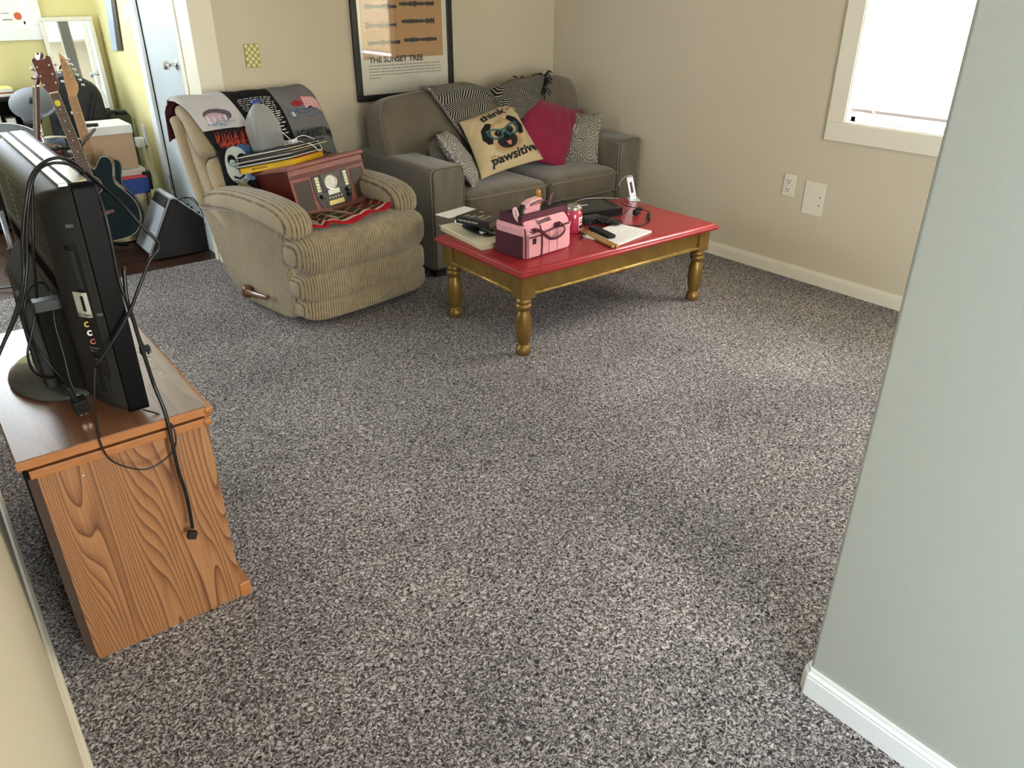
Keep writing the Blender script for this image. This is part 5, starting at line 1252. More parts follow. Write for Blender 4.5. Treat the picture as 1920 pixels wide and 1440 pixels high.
# points on the back of the TV are given by pixel and their distance y
c1_ = cab('television_cable', 'thick black cable looped over the top of the television to the stand front', [A(-8, 678, 1.62), A(28, 590, 1.66), A(44, 520, 1.70), A(42, 450, 1.70), A(50, 370, 1.70), A(62, 325, 1.71), A(90, 300, 1.73), A(125, 298, 1.76), A(160, 322, 1.78), A(186, 345, 1.74), A(228, 382, 1.70), A(270, 428, 1.68), A(294, 452, 1.67), A(296, 468, 1.66), A(280, 490, 1.66), A(262, 535, 1.65), A(240, 590, 1.65), A(205, 650, 1.652), A(180, 684, 1.655)], .0034)
c2_ = cab('television_cable', 'second black cable over the television top, hanging straight down its back', [A(4, 650, 1.64), A(40, 570, 1.69), A(50, 500, 1.71), A(50, 430, 1.71), A(56, 360, 1.71), A(70, 322, 1.72), A(98, 306, 1.74), A(135, 310, 1.77), A(165, 332, 1.78), A(178, 342, 1.75)], .0030)
c3_ = cab('television_cable', 'black cable dropping down the back of the television behind the adapter box', [A(60, 330, 1.73), A(61, 400, 1.735), A(63, 480, 1.74), A(69, 558, 1.79)], .0030)
c4_ = cab('adapter_cable', 'thin black cord from the adapter box, looping down to the stand and back up', [A(92, 545, 1.80), A(80, 530, 1.79), A(58, 538, 1.77), A(46, 570, 1.75), A(48, 610, 1.76), A(62, 640, 1.80), A(90, 680, 1.80), A(120, 712, 1.78), A(140, 728, 1.76)], .0022)
c5_ = cab('adapter_cable', 'thin black cord under the adapter box, curling over the round television foot', [A(66, 590, 1.80), A(58, 630, 1.79), A(52, 665, 1.78), A(62, 695, 1.80), A(85, 708, 1.83), A(115, 706, 1.84), A(142, 700, 1.84)], .0026)
c6_ = cab('adapter_cable', 'thin black cord hanging from the adapter box to the square plug below', [A(100, 580, 1.80), A(104, 612, 1.79), A(118, 660, 1.78), A(132, 715, 1.765), A(142, 735, 1.76)], .0022)
tp_ = thing('wall_charger', 'black square charger plug with two metal prongs, hanging behind the television', 'plug', loc=tuple(A(150, 760, 1.745)))
Mp = frame(A(150, 760, 1.745), V(1, 0, .12), z=V(0, -.35, 1))
MB().box((-.014, -.012, -.017), (.016, .012, .020), Mp).build('body', MBLACK, tp_, world=True, bevel=.003)
for dx in (-.005, .006): MB().box((dx-.003, -.001, -.032), (dx+.003, .001, -.017), Mp).build('prong', mat('nickel_prong', 'b8b2a4', .25, metal=.9), tp_, world=True)
MB().tube([Mp @ V(-.004, 0, .018), Mp @ V(-.006, 0, .04), Mp @ V(-.008, .004, .06)], .006, 8).build('strain_relief', MBLACK, tp_, world=True, smooth=True)
# cords hanging over the end of the stand
yo = Y0-.012
c7_ = cab('loose_cable', 'thin black cord hanging in a wide loop over the end of the oak stand', [A(178, 690, 1.645), A(177, 740, 1.64), A(180, 790, 1.64), A(188, 830, yo), A(205, 860, yo), A(235, 875, yo), A(272, 880, yo), A(300, 868, yo), A(322, 848, yo), A(330, 825, yo), A(322, 796, 1.65), A(300, 778, 1.68), A(268, 768, 1.70)], .0020)
c8_ = cab('power_cable', 'thick flat black cord hanging down the oak stand end to a square connector', [A(232, 500, 1.68), A(238, 560, 1.67), A(250, 600, 1.67), A(262, 640, 1.67), A(275, 680, 1.67), A(290, 725, 1.67), A(310, 775, yo+.01), A(325, 840, yo), A(335, 885, yo), A(347, 920, yo), A(355, 955, yo), A(361, 990, yo)], .0042)
MB().box((-.011, -.008, -.012), (.010, .008, .008), Matrix.Translation(A(361, 1001, yo)) @ Matrix.Rotation(.45, 4, 'Y')).build('connector', MBLACK, c8_, world=True, bevel=.003)
c9_ = cab('power_cable', 'black cord along the television edge ending in a two-prong plug on the stand', [A(176, 345, 1.70), A(196, 400, 1.675), A(208, 450, 1.67), A(222, 520, 1.67), A(236, 562, 1.67), A(250, 600, 1.70), A(262, 635, 1.74), A(268, 648, 1.76)], .0032)
q_ = A(273, 656, 1.76)
MB().box((-.012, -.008, -.010), (.010, .008, .010), Matrix.Translation(q_)).build('plug', MBLACK, c9_, world=True, bevel=.003)
for dx in (-.004, .004): MB().box((dx-.001, -.022, -.003), (dx+.001, -.008, .003), Matrix.Translation(q_)).build('prong', STEEL, c9_, world=True)
kh = thing('key_hook', 'small curled gold hook lying on the oak stand beside the television foot', 'hook', loc=tuple(atz(110, 650, ZT+.003)))
MB().tube([atz(100, 648, ZT+.003), atz(97, 653, ZT+.003), atz(102, 656, ZT+.003), atz(112, 650, ZT+.003), atz(124, 645, ZT+.003)], .0018, 6).build('wire', mat('brass_wire', '9a8a55', .3, metal=.8), kh, world=True, smooth=True)
MB().tube([atz(124, 652, ZT+.003), atz(112, 650, ZT+.003), atz(102, 644, ZT+.003), atz(99, 647, ZT+.003)], .0018, 6).build('wire', mat('brass_wire', '9a8a55', .3, metal=.8), kh, world=True, smooth=True)

# ================================================================== FAR ROOM
# stacked boxes
def carton(name, label, a, b, body_c, lid_c, lid=.045, grp=None):
    t = thing(name, label, 'box', ((a[0]+b[0])/2, (a[1]+b[1])/2, a[2]))
    MB().box(a, (b[0], b[1], b[2]-.004)).build('body', body_c, t, world=True, bevel=.003)
    if lid: MB().box((a[0]-.006, a[1]-.006, b[2]-lid), (b[0]+.006, b[1]+.006, b[2])).build('lid', lid_c, t, world=True, bevel=.004)
    return t
KR = mat('kraft_pink_card', 'b49878', .8, var=(5, .4, 'a98d6e')); CRM = mat('cream_card_box', 'c9bb95', .75)
carton('storage_box', 'cream cardboard box on the wood floor, lowest of the stack', (.86, 5.24, .0), (1.185, 5.60, .29), CRM, CRM)
t = thing('shoe_box', 'blue box with a red top, between the cream box and the papers', 'box', (1.08, 5.4, .29))
MB().box((.93, 5.21, .291), (1.215, 5.50, .385)).build('body', mat('blue_card', '123a80', .5), t, world=True, bevel=.003)
MB().box((.93, 5.212, .386), (1.213, 5.50, .392)).build('lid', mat('red_card', 'cc3a40', .55), t, world=True)
MB().box((1.20, 5.24, .30), (1.245, 5.52, .41)).build('dark_side', MBLACK, t, world=True, bevel=.004)
t = thing('paper_stack', 'stack of white papers on the red-topped box, under the kraft box', 'papers', (1.08, 5.4, .392))
MB().box((.94, 5.27, .393), (1.225, 5.55, .428)).build('sheets', mat('stacked_sheets', 'c9c4b6', .8, bump=(200, .4, (1, 1, 20))), t, world=True, bevel=.003)
carton('storage_box', 'kraft box with a white lid, topmost of the stack by the yellow wall', (.965, 5.30, .429), (1.20, 5.58, .690), KR, mat('white_box_lid', 'dedad0', .6), .050)
# amplifier
AM = thing('guitar_amplifier', 'black wedge-shaped guitar amplifier with a silver grille, on the wood floor', 'amplifier', (1.2, 4.87, 0))
prof_ = [(1.045, 0), (1.40, 0), (1.425, .03), (1.40, .165), (1.225, .335), (1.200, .335), (1.035, .03)]
MB().prism(prof_, 4.74, 5.02, lambda a, b, t: V(a, t, b)).build('cabinet', mat('black_tolex', '1c1a1b', .7, bump=(300, .3)), AM, world=True, bevel=.008, seg=3)
g_ = MB().prism([(1.030, .045), (1.165, .290), (1.159, .294), (1.022, .049)], 4.748, 5.012, lambda a, b, t: V(a, t, b)).build('grille', mat('silver_grille_cloth', 'a3a8ac', .45, metal=.3, bump=(400, .3)), AM, world=True, bevel=.002)
MB().prism([(1.018, .030), (1.030, .034), (1.204, .345), (1.194, .349)], 4.738, 4.75, lambda a, b, t: V(a, t, b)).build('silver_trim', STEEL, AM, world=True)
MB().prism([(1.168, .288), (1.194, .338), (1.188, .341), (1.162, .291)], 4.76, 5.0, lambda a, b, t: V(a, t, b)).build('control_strip', MBLACK, AM, world=True)
MB().prism([(1.20, .336), (1.225, .338), (1.405, .166), (1.402, .176), (1.228, .350), (1.20, .350)], 4.742, 5.018, lambda a, b, t: V(a, t, b)).build('top_panel', mat('silver_amp_panel', 'bfc3c5', .35, metal=.3), AM, world=True, bevel=.002)
for k in range(5): MB().sbox((1.25+.028*k, 4.80+.03*(k % 2), .332-.027*k), (.016, .016, .016), 1, nu=10, nv=8).build('knob', MBLACK, AM, world=True, smooth=True)
MB().sbox((1.372, 4.738, .03), (.016, .008, .016), 1, nu=10, nv=8).build('corner_stud', CHROME, AM, world=True)
ac = thing('amplifier_cable', 'thin black cable curled over the top of the amplifier', 'cable', loc=(1.22, 4.74, .33))
MB().tube([A(325, 393, 4.76), A(330, 378, 4.74), A(350, 370, 4.74), A(372, 386, 4.73), A(384, 410, 4.72), A(385, 420, 4.72), A(370, 430, 4.72), A(350, 430, 4.72), A(328, 412, 4.72), A(318, 395, 4.73)], .0025, 8).build('wire', RUB, ac, world=True, smooth=True)
MB().tube([A(345, 372, 4.78), A(362, 372, 4.76), A(380, 395, 4.74), A(388, 412, 4.73)], .003, 8).build('wire', RUB, ac, world=True, smooth=True)

# guitars: local frame X = width, Y = depth (front towards -Y), Z = along the neck, origin at the bottom of the body
def outline(pts): return spline([Vector((a, b, 0)) for a, b in pts], 6)
def guitar(name, label, M, top_m, side_m, neck_m, board_m, cut=True, acoustic=True, depth=.10, headm=None, s=1.0, six=False):
    t = thing(name, label, 'guitar', M=M)
    R_ = [(0, 0), (.10, .006), (.165, .05), (.192, .13), (.185, .20), (.150, .265), (.122, .31), (.128, .36), (.145, .41)]
    R_ += [(.140, .45), (.105, .462), (.075, .435), (.045, .405), (.030, .43), (.028, .475)] if cut else [(.135, .45), (.09, .485), (.03, .49)]
    L_2 = [(-.028, .49), (-.09, .485), (-.135, .45), (-.142, .40), (-.122, .33), (-.150, .265), (-.185, .20), (-.192, .13), (-.165, .05), (-.10, .006), (0, 0)]
    O_ = [(p.x*s, p.y*s) for p in outline(R_+L_2)][:-1]
    o = MB().prism(O_, -depth/2, depth/2, lambda a, b, q: V(a, q, b)).build('body', side_m, t, smooth='auto')
    O2 = [(a*.985, b*.985+.004) for a, b in O_]
    MB().prism(O2, -depth/2-.002, -depth/2+.001, lambda a, b, q: V(a, q, b)).build('soundboard' if acoustic else 'front', top_m, o)
    MB().tube([V(a, -depth/2, b) for a, b in O_[::3]+[O_[0]]], .0018, 6, False).build('binding', mat('pale_binding', '9a967f', .5), o)
    nz0, nz1 = .36*s, .83*s
    if acoustic:
        MB().lathe([(0, 0), (.050*s, 0), (.050*s, .001), (0, .001)], M=Matrix.Translation((0, -depth/2-.0025, .325*s)) @ Matrix.Rotation(R90, 4, 'X'), n=32).build('sound_hole', MBLACK, o)
        MB().lathe([(.052*s, 0), (.056*s, 0), (.056*s, .0012), (.052*s, .0012), (.052*s, 0)], M=Matrix.Translation((0, -depth/2-.0025, .325*s)) @ Matrix.Rotation(R90, 4, 'X'), n=32, cap=False).build('rosette', mat('pale_binding', '9a967f', .5), o)
        MB().box((-.065, -depth/2-.010, .155), (.065, -depth/2, .175)).build('bridge', board_m, o, bevel=.003)
        for k in range(6): MB().sbox((-.028+.011*k, -depth/2-.011, .158), (.005, .005, .005), 1, nu=8, nv=5).build('bridge_pin', WHITE, o)
    else:
        for z in (.15, .22, .29): MB().box((-.038, -depth/2-.006, z-.010), (.038, -depth/2, z+.010)).build('pickup', MBLACK, o, bevel=.003)
    yb2 = -depth/2-.004
    nk = MB().loft([[V(math.cos(math.pi*k/8)*w2, yb2+.001+math.sin(math.pi*k/8)*.022, z) for k in range(9)] for w2, z in ((.027, nz0), (.0265, .45*s), (.0215, nz1))], closed=True).build('neck', neck_m, t, smooth='auto')
    MB().prism([(-.028, .345*s), (.028, .345*s), (.0215, nz1), (-.0215, nz1)], yb2-.005, yb2+.001, lambda a, b, q: V(a, q, b)).build('fretboard', board_m, nk)
    MB().prism([(-.030, .345*s), (-.028, .345*s), (-.0215, nz1), (-.0235, nz1)], yb2-.0055, yb2, lambda a, b, q: V(a, q, b)).build('board_binding', mat('pale_binding', '9a967f', .5), nk)
    MB().prism([(.028, .345*s), (.030, .345*s), (.0235, nz1), (.0215, nz1)], yb2-.0055, yb2, lambda a, b, q: V(a, q, b)).build('board_binding', mat('pale_binding', '9a967f', .5), nk)
    mb = MB(); L = nz1-.11*s
    for k in range(1, 19):
        z = nz1-(.65*s)*(1-2**(-k/12)); 
        if z < nz0: break
        mb.box((-.022, yb2-.0058, z-.0006), (.022, yb2-.005, z+.0006))
    mb.build('frets', mat('dull_fret_wire', '8c8676', .4, metal=.4), nk)
    for k in (3, 5, 7, 9, 12):
        z = nz1-(.65*s)*(1-2**(-(k-.5)/12)); MB().sbox((0, yb2-.0055, z), (.007, .002, .007), 1, nu=8, nv=5).build('inlay_dot', WHITE, nk)
    hm = headm or neck_m
    if six:   # six-in-line pointed headstock
        hp_ = [(-.021, nz1), (.021, nz1), (.040, nz1+.03), (.046, nz1+.06), (.020, nz1+.20), (-.006, nz1+.235), (-.020, nz1+.06)]
    else:
        hp_ = [(-.021, nz1), (.021, nz1), (.040, nz1+.035), (.046, nz1+.175), (.030, nz1+.185), (.020, nz1+.170), (-.020, nz1+.170), (-.030, nz1+.185), (-.046, nz1+.175), (-.040, nz1+.035)]
    h = MB().prism(hp_, yb2-.004, yb2+.012, lambda a, b, q: V(a, q+(b-nz1)*.12, b)).build('headstock', hm, t, bevel=.002)
    for k in range(6):
        if six: x, z = .040-.0075*k, nz1+.055+.028*k; dx = 1
        else: dx = 1 if k % 2 else -1; x, z = dx*.030, nz1+.045+.045*(k//2)
        y_ = yb2-.004+(z-nz1)*.12
        p = MB().cyl((x, y_-.012, z), (x, y_+.016, z), .005, n=10).build('tuning_peg', CHROME, h)
        MB().sbox((x+dx*.030, y_+.012, z), (.020, .010, .016), .8, nu=10, nv=6).build('peg_button', CHROME, p, smooth=True)
    for k in range(6):
        x = -.0175+.007*k; MB().cyl((x, yb2-.010, .165*s if acoustic else .12), (x*.85, yb2-.008, nz1), .0006, n=5).build('string', mat('dull_bronze_string', '6a5f50', .5), t)
    if six is False and acoustic: 
        MB().box((-.022, yb2-.007, nz1-.003), (.022, yb2, nz1+.003)).build('nut', mat('bone_nut', 'd8d0b4', .4), h)
    return t
TEAL = mat('dark_teal_gloss', '06181c', .28, spec=.25); TEAL2 = mat('black_teal_side', '07171a', .2, coat=.5)
ROSEW = mat('rosewood_fretboard', '5a4030', .5, var=(20, .6, '46301f', (8, 8, 1))); MAHN = mat('mahogany_neck', '5b2c1c', .4, var=(12, .6, '43200f', (8, 8, 1))); MAPLE = mat('maple_neck', 'b88c5c', .4, var=(12, .5, 'a67b4d', (8, 8, 1)))
gb_, gt_ = A(216, 449, 4.95), A(78, 108, 5.10)
zax = (gt_-gb_).normalized(); 
def gframe(b, t, face, L=None):
    z = (t-b).normalized(); b = t-z*L if L else b; y = -(Vector(face)-z*Vector(face).dot(z)).normalized(); x = y.cross(z); M = Matrix((x, y, z)).transposed().to_4x4(); M.translation = b; return M
g1 = guitar('acoustic_guitar', 'dark teal cutaway acoustic guitar with a brown headstock, front one on the rack', gframe(gb_, gt_, (-.35, -1, .15)), TEAL, TEAL2, MAHN, ROSEW, headm=MAHN)
fs = MB().sbox((.0, -.0635, .775), (.030, .002, .034), .9, nu=16, nv=6).build('yellow_fret_sticker', mat('yellow_sticker', 'c2b12c', .5), g1)
eb_, et_ = A(205, 400, 5.22), A(112, 100, 5.30)
guitar('electric_guitar', 'electric guitar with a pale maple neck and pointed headstock, behind the teal guitar', gframe(eb_, et_, (-.30, -1, .1), 1.06), mat('black_teal_front', '123038', .2, coat=.5), mat('black_body', '0d1214', .25, coat=.4), MAPLE, MAPLE, acoustic=False, depth=.045, six=True)
rb_, rt_ = A(90, 400, 5.16), A(85, 100, 5.24)
guitar('acoustic_guitar', 'red-brown acoustic guitar turned edge-on, left of the teal guitar', gframe(rb_, rt_, (-1, -.12, 0), .90), mat('red_brown_top', '7a3418', .25, coat=.4), mat('red_brown_side', '4c1c10', .3, coat=.4), mat('red_brown_neck', '55200f', .35, coat=.3), ROSEW, cut=False, headm=mat('red_brown_neck', '55200f', .35, coat=.3), s=.86)
# loose string ends at the headstock top
rk = thing('guitar_rack', 'black tubular guitar rack with padded bars, holding the guitars', 'stand', (.95, 5.1, 0))
BT = mat('satin_black_tube', '121214', .35)
MB().tube([A(46, 279, 5.05), A(100, 279, 5.04), A(150, 276, 5.05), A(183, 236, 5.35)], .008, 8, False).build('upper_bar', BT, rk, world=True, smooth=True)
MB().tube([A(150, 236, 5.33), A(183, 234, 5.36)], .011, 8, False).build('padded_hook', BT, rk, world=True, smooth=True)
bz = A(120, 277, 5.08)
MB().cyl(bz, (bz.x, bz.y, .03), .012, n=12).build('post', BT, rk, world=True)
for q in (A(244, 437, 5.30), A(240, 452, 5.12), A(60, 440, 5.2)):
    MB().tube([V(bz.x, bz.y, .10), V((bz.x+q.x)/2, (bz.y+q.y)/2, .05), V(q.x, q.y, .014)], .011, 8).build('leg', BT, rk, world=True, smooth=True)
MB().tube([A(195, 446, 4.98), A(218, 444, 4.98), A(243, 437, 5.02)], .009, 8).build('body_rest', BT, rk, world=True, smooth=True)
for k, u in enumerate((60, 105, 145)): MB().sbox(A(u, 278, 5.03), (.03, .03, .03), .8, nu=10, nv=8).build('clamp', CHROME if k != 1 else BT, rk, world=True, smooth=True)
# electronic drum pads
DP = mat('grey_drum_rubber', '4b4f52', .5)
def disc(name, label, c, nrm, r, m, prof=None, cat='cymbal pad', rim=None):
    nrm = Vector(nrm).normalized(); Md = Matrix.Translation(c) @ nrm.to_track_quat('Z', 'Y').to_matrix().to_4x4()
    t = thing(name, label, cat, M=Md); MB().lathe(prof or [(0, .012), (.02, .011), (r*.4, .007), (r*.97, 0), (r, -.003), (r*.97, -.006), (0, -.004)], n=40).build('pad', m, t, smooth='auto')
    if rim: MB().tube([V(math.cos(k*.2617)*r, math.sin(k*.2617)*r, 0) for k in range(25)], .006, 8).build('rim', rim, t, smooth=True)
    return t
cc = A(62, 193, 5.55)
cy = disc('cymbal_pad', 'round grey cymbal pad tilted on its arm, left of the red-brown guitar neck', cc, (-.15, -.62, .78), .128, DP)
MB().lathe([(.0, .034), (.013, .034), (.015, .022), (.011, .016), (.022, .011)], n=16).build('wing_nut', MBLACK, cy, smooth='auto')
MB().lathe([(.020, .010), (.034, .0085), (.036, .006)], n=24).build('washer', STEEL, cy)
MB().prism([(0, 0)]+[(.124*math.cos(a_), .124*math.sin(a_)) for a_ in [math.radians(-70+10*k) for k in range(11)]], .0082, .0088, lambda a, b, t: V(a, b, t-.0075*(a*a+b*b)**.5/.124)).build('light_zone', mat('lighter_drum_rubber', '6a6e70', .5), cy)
disc('drum_pad', 'large black drum pad with a chrome rim, behind the television top', A(22, 262, 5.3), (.1, -.45, .9), .155, mat('black_mesh_pad', '1d1e20', .55), [(0, .005), (.15, .005), (.155, 0), (.155, -.03), (.14, -.035), (0, -.035)], 'drum pad', CHROME)
disc('drum_pad', 'small dark drum pad on the stand below the cymbal pad', A(60, 222, 5.75), (0, -.5, .8), .055, mat('black_mesh_pad', '1d1e20', .55), [(0, .004), (.05, .004), (.055, 0), (.05, -.03), (0, -.03)], 'drum pad')
dr = thing('drum_rack', 'chrome and black drum rack tubes carrying the pads', 'stand', (.8, 5.6, 0))
MB().tube([A(66, 210, 5.60), A(78, 250, 5.60), (A(78, 250, 5.6).x, 5.60, .0)], .013, 10, False).build('chrome_pole', CHROME, dr, world=True, smooth=True)
MB().tube([A(20, 292, 5.5), A(75, 262, 5.5), A(125, 258, 5.6), A(175, 268, 5.7)], .012, 10).build('cross_bar', CHROME, dr, world=True, smooth=True)
MB().tube([(A(175, 268, 5.7).x, 5.7, A(175, 268, 5.7).z), (A(175, 268, 5.7).x, 5.7, 0)], .012, 10, False).build('leg_pole', BT, dr, world=True)
MB().tube([A(-15, 240, 5.45), A(20, 292, 5.5), (A(20, 292, 5.5).x, 5.5, 0)], .012, 10, False).build('leg_pole', BT, dr, world=True)
MB().sbox(A(104, 268, 5.55), (.11, .05, .05), .4, nu=20, nv=10).build('module_clamp', mat('blue_grey_plastic', '6b7c92', .3), dr, world=True, smooth=True)
MB().sbox(A(128, 286, 5.5), (.10, .05, .03), .4, nu=20, nv=10).build('lower_clamp', STEEL, dr, world=True, smooth=True)
# gig bag / backpack
bgc = A(140, 200, 5.85)
gbm = mat('black_nylon', '101112', .6, bump=(40, .6), var=(6, .6, '1b1d1e'))
bp_ = thing('backpack', 'big black nylon gig bag slumped below the leaning mirror', 'bag', (bgc.x, 5.9, .1))
out_ = [(A(u, v, 5.85).x, A(u, v, 5.85).z) for u, v in ((78, 170), (92, 138), (112, 128), (140, 140), (160, 146), (185, 160), (193, 185), (200, 215), (212, 240), (214, 262))]
out_ = [(out_[0][0]-.02, .08)] + out_ + [(out_[-1][0]+.01, .08)]
rings = []
cx_ = sum(p[0] for p in out_)/len(out_); cz_ = sum(p[1] for p in out_)/len(out_)
for y, k in ((5.76, .72), (5.79, .92), (5.86, 1), (5.95, .97), (5.99, .8)): rings.append([V(cx_+(a-cx_)*k, y, cz_+(b-cz_)*k) for a, b in out_])
MB().loft(rings).build('bag_body', gbm, bp_, world=True, smooth='auto', sub=1)
MB().tube([A(112, 130, 5.80), A(116, 122, 5.80), A(126, 121, 5.80), A(130, 130, 5.80)], .006, 8).build('top_handle', MBLACK, bp_, world=True, smooth=True)
MB().tube([A(178, 175, 5.76), A(174, 200, 5.74), A(170, 232, 5.74)], .012, 8).build('strap', MBLACK, bp_, world=True, smooth=True)
MB().box((-.012, -.003, -.008), (.012, 0, .008), Matrix.Translation(A(137, 211, 5.755))).build('white_tag', WHITE, bp_, world=True)
# mirror leaning on the far wall
MR = bpy.data.materials.new('mirror_silver'); MR.use_nodes = True; b_ = MR.node_tree.nodes['Principled BSDF']; b_.inputs['Metallic'].default_value = 1; b_.inputs['Roughness'].default_value = .02; b_.inputs['Base Color'].default_value = (.86, .9, .88, 1)
x0, x1 = 1.0, 1.315
mr = thing('leaning_mirror', 'tall white-framed mirror leaning in the corner of the yellow room', 'mirror', M=Matrix.Translation((x0, 6.12, 0)) @ Matrix.Rotation(math.radians(-5.5), 4, 'X') @ Matrix.Rotation(math.radians(-4), 4, 'Z'))
H_ = 1.262; W_ = x1-x0
MB().box((.02, -.004, .02), (W_-.02, .004, H_-.02)).build('glass', MR, mr)
mb = MB(); f_ = .026
for a, b in (((0, 0), (W_, f_)), ((0, H_-f_), (W_, H_)), ((0, f_), (f_, H_-f_)), ((W_-f_, f_), (W_, H_-f_))): mb.box((a[0], -.012, a[1]), (b[0], .012, b[1]))
mb.build('frame', mat('white_mirror_frame', 'd9d6c4', .4), mr, bevel=.003)
# folded camp chair beside the boxes
fc = thing('folding_chair', 'folded camp chair with a bent black frame, behind the kraft box', 'chair', (1.28, 5.85, 0))
MB().tube([A(202, 262, 5.80), A(203, 222, 5.80), A(208, 210, 5.80), A(222, 211, 5.82), A(236, 212, 5.86)], .009, 10).build('frame_tube', BT, fc, world=True, smooth=True)
MB().sbox(A(226, 212, 5.83), (.07, .03, .022), .6, nu=16, nv=8).build('arm_pad', MBLACK, fc, world=True, smooth=True)
MB().prism([(A(205, 206, 5.9).x, A(205, 206, 5.9).z), (A(232, 204, 5.9).x, A(232, 204, 5.9).z), (1.345, .66), (1.345, .05), (1.20, .05), (1.20, .60)], 5.86, 5.90, lambda a, b, t: V(a, t, b)).build('fabric', mat('grey_green_canvas', '5a5e48', .8), fc, world=True, bevel=.008)
MB().tube([A(202, 262, 5.80), (A(202, 262, 5.8).x, 5.80, 0)], .009, 10, False).build('frame_leg', BT, fc, world=True)
# hangings on the side wall
def pane_x(name, label, cat, C, m, th=.006, parts=()):
    P_ = [atx(u, v, XS-.004) for u, v in C]; c = sum(P_, V(0, 0, 0))/len(P_); t = thing(name, label, cat, tuple(c))
    MB().prism([(p.y, p.z) for p in P_], XS-.001-th, XS-.001, lambda a, b, q: V(q, a, b)).build('panel', m, t, world=True, bevel=.001)
    return t
pane_x('hanging_mirror', 'narrow pale blue framed panel hung on the side wall, beside a dark strip', 'wall hanging', ((189, -60), (203, -60), (222, 95), (212, 95)), mat('pale_blue_gloss', 'a9bfd6', .15, coat=.6), .012)
pane_x('hanging_belt', 'narrow dark brown strip hanging beside the pale blue panel', 'belt', ((205, -50), (209, -50), (231, 95), (223, 95)), mat('dark_brown_leather', '3a2c22', .5), .010)
t = thing('wall_drawing', 'pencil drawing with an orange circle on pale paper, on the side wall by the door', 'drawing', (XS-.002, 5.45, 1.32))
P4 = [atx(230, -10, XS), atx(249, -10, XS), atx(251, 46, XS), atx(236, 48, XS)]
g = MB().grid(lambda u, v: (P4[3].lerp(P4[2], u)).lerp(P4[0].lerp(P4[1], u), v)+V(-.003, 0, 0), 40, 60).build('sheet', attr_mat('drawn_paper', .8), t, world=True, solid=.0008, off=0)
P = Paint(40, 60, 'd9dfb8'); P.ell(.55, .82, .22, .10, 'd8a24a')
for k in range(60): a_ = random.uniform(.15, .85); b_ = random.uniform(.05, .68); P.line([(a_, b_), (a_+random.uniform(-.2, .2), b_+random.uniform(-.08, .08))], .010, '8f9a80')
P.put(g.data)
# poster on the far window
t = thing('window_notice', 'white notice with an orange dot and grey lines, taped in the far room window', 'notice', (.86, YF-.03, 1.28))
MB().box((.62, YF-.024, 1.215), (.915, YF-.021, 1.42)).build('sheet', mat('thin_white_paper', 'ece9e4', .7), t, world=True)
MB().lathe([(0, 0), (.022, 0), (.022, .001), (0, .001)], M=Matrix.Translation((.89, YF-.0245, 1.268)) @ Matrix.Rotation(R90, 4, 'X'), n=24).build('orange_dot', mat('orange_print', 'd06040', .6), t, world=True)
mb = MB(); mb.box((.80, YF-.0255, 1.245), (.855, YF-.0245, 1.251)); mb.box((.80, YF-.0255, 1.283), (.845, YF-.0245, 1.287)); mb.build('printed_line', mat('grey_print_lines', '77777a', .6), t, world=True)
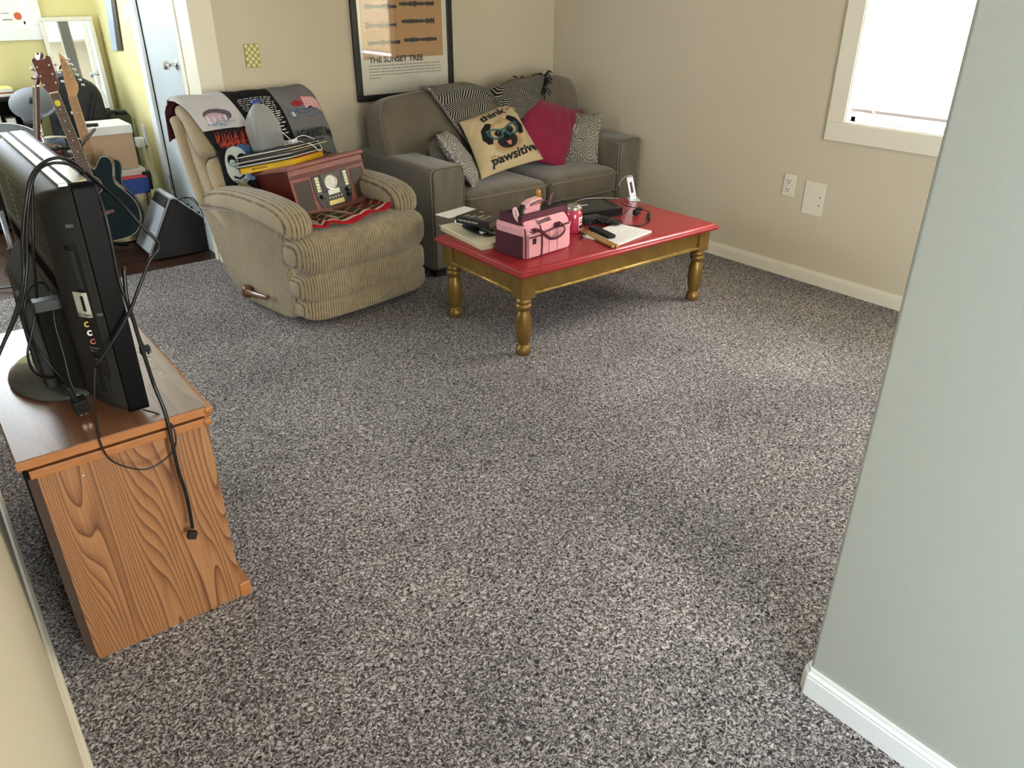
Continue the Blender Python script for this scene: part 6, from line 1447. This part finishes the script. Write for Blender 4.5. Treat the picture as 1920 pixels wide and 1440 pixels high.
# low shelf with odds and ends at the far left
sh = thing('bookshelf', 'low black bookshelf against the far wall, at the left edge', 'shelf', (.60, 6.1, 0))
mb = MB(); mb.box((.36, 5.95, 0), (.38, 6.25, .82)); mb.box((.74, 5.95, 0), (.76, 6.25, .82)); mb.box((.38, 6.235, 0), (.74, 6.25, .82)); mb.build('frame', MBLACK, sh, world=True)
for z in (.02, .42, .80): MB().box((.38, 5.95, z), (.74, 6.235, z+.018)).build('shelf_board', MBLACK, sh, world=True)
for k, (x, h_, c_, l_) in enumerate(((.42, .28, '8d8a78', 'grey-olive binder standing at the left of the low black shelf'), (.50, .24, '3a3a38', 'charcoal binder between the olive and cream ones on the low black shelf'), (.58, .30, 'bfb48c', 'cream binder on the low black shelf'), (.66, .26, '55523f', 'dark olive binder standing at the right of the low black shelf'))):
    t = thing('binder', l_, 'binder', (x, 6.1, .438)); MB().box((x-.03, 5.98, .439), (x+.03, 6.20, .439+h_)).build('cover', mat('binder_%s' % c_, c_, .6), t, world=True, bevel=.003); MB().box((x-.024, 5.979, .445), (x+.024, 6.19, .439+h_-.006)).build('pages', PAPER, t, world=True)
for k, (z, c_, l_) in enumerate(((.819, 'a83a3a', 'red book lying on top of the low black shelf'), (.845, 'd8c878', 'yellow book lying on the red one, on the low black shelf'))):
    t = thing('book', l_, 'book', (.62, 6.1, z)); MB().box((.48, 5.99, z+.001), (.72, 6.19, z+.025)).build('cover', mat('flat_book_%s' % c_, c_, .5), t, world=True, bevel=.002); MB().box((.484, 5.989, z+.004), (.716, 6.186, z+.021)).build('pages', PAPER, t, world=True)
# microphone stand at the left
ms = thing('microphone_stand', 'black and grey telescopic stand behind the television, at the left edge', 'stand', tuple(atz(45, 548, 0)))
B0 = atz(46, 545, 0); T0 = A(0, 395, 4.62)
top_ = B0 + (T0-B0)*1.9
MB().tube([B0+V(0, 0, .01), T0], .013, 10, False).build('lower_tube', mat('grey_stand_tube', '77797c', .35, metal=.6), ms, world=True, smooth=True)
MB().tube([T0, top_], .009, 10, False).build('upper_tube', BT, ms, world=True, smooth=True)
MB().cyl(B0+(T0-B0)*.42, B0+(T0-B0)*.55, .022, n=14).build('clutch', MBLACK, ms, world=True)
MB().cyl(B0, B0+(T0-B0)*.12, .024, n=14).build('foot_hub', MBLACK, ms, world=True)
for a_ in (20, 140, 260): MB().tube([B0+V(0, 0, .03), B0+V(.16*math.cos(math.radians(a_)), .16*math.sin(math.radians(a_)), .010)], .008, 8, False).build('foot', BT, ms, world=True)
t = thing('floor_cable', 'thin dark cable looping on the wood floor beside the stand', 'cable', tuple(atz(20, 515, .004)))
MB().tube([atz(-10, 462, .004), atz(10, 478, .004), atz(25, 492, .004), atz(28, 500, .004), atz(12, 503, .004), atz(8, 510, .004), atz(14, 515, .004), atz(30, 517, .004)], .003, 6).build('wire', RUB, t, world=True, smooth=True)
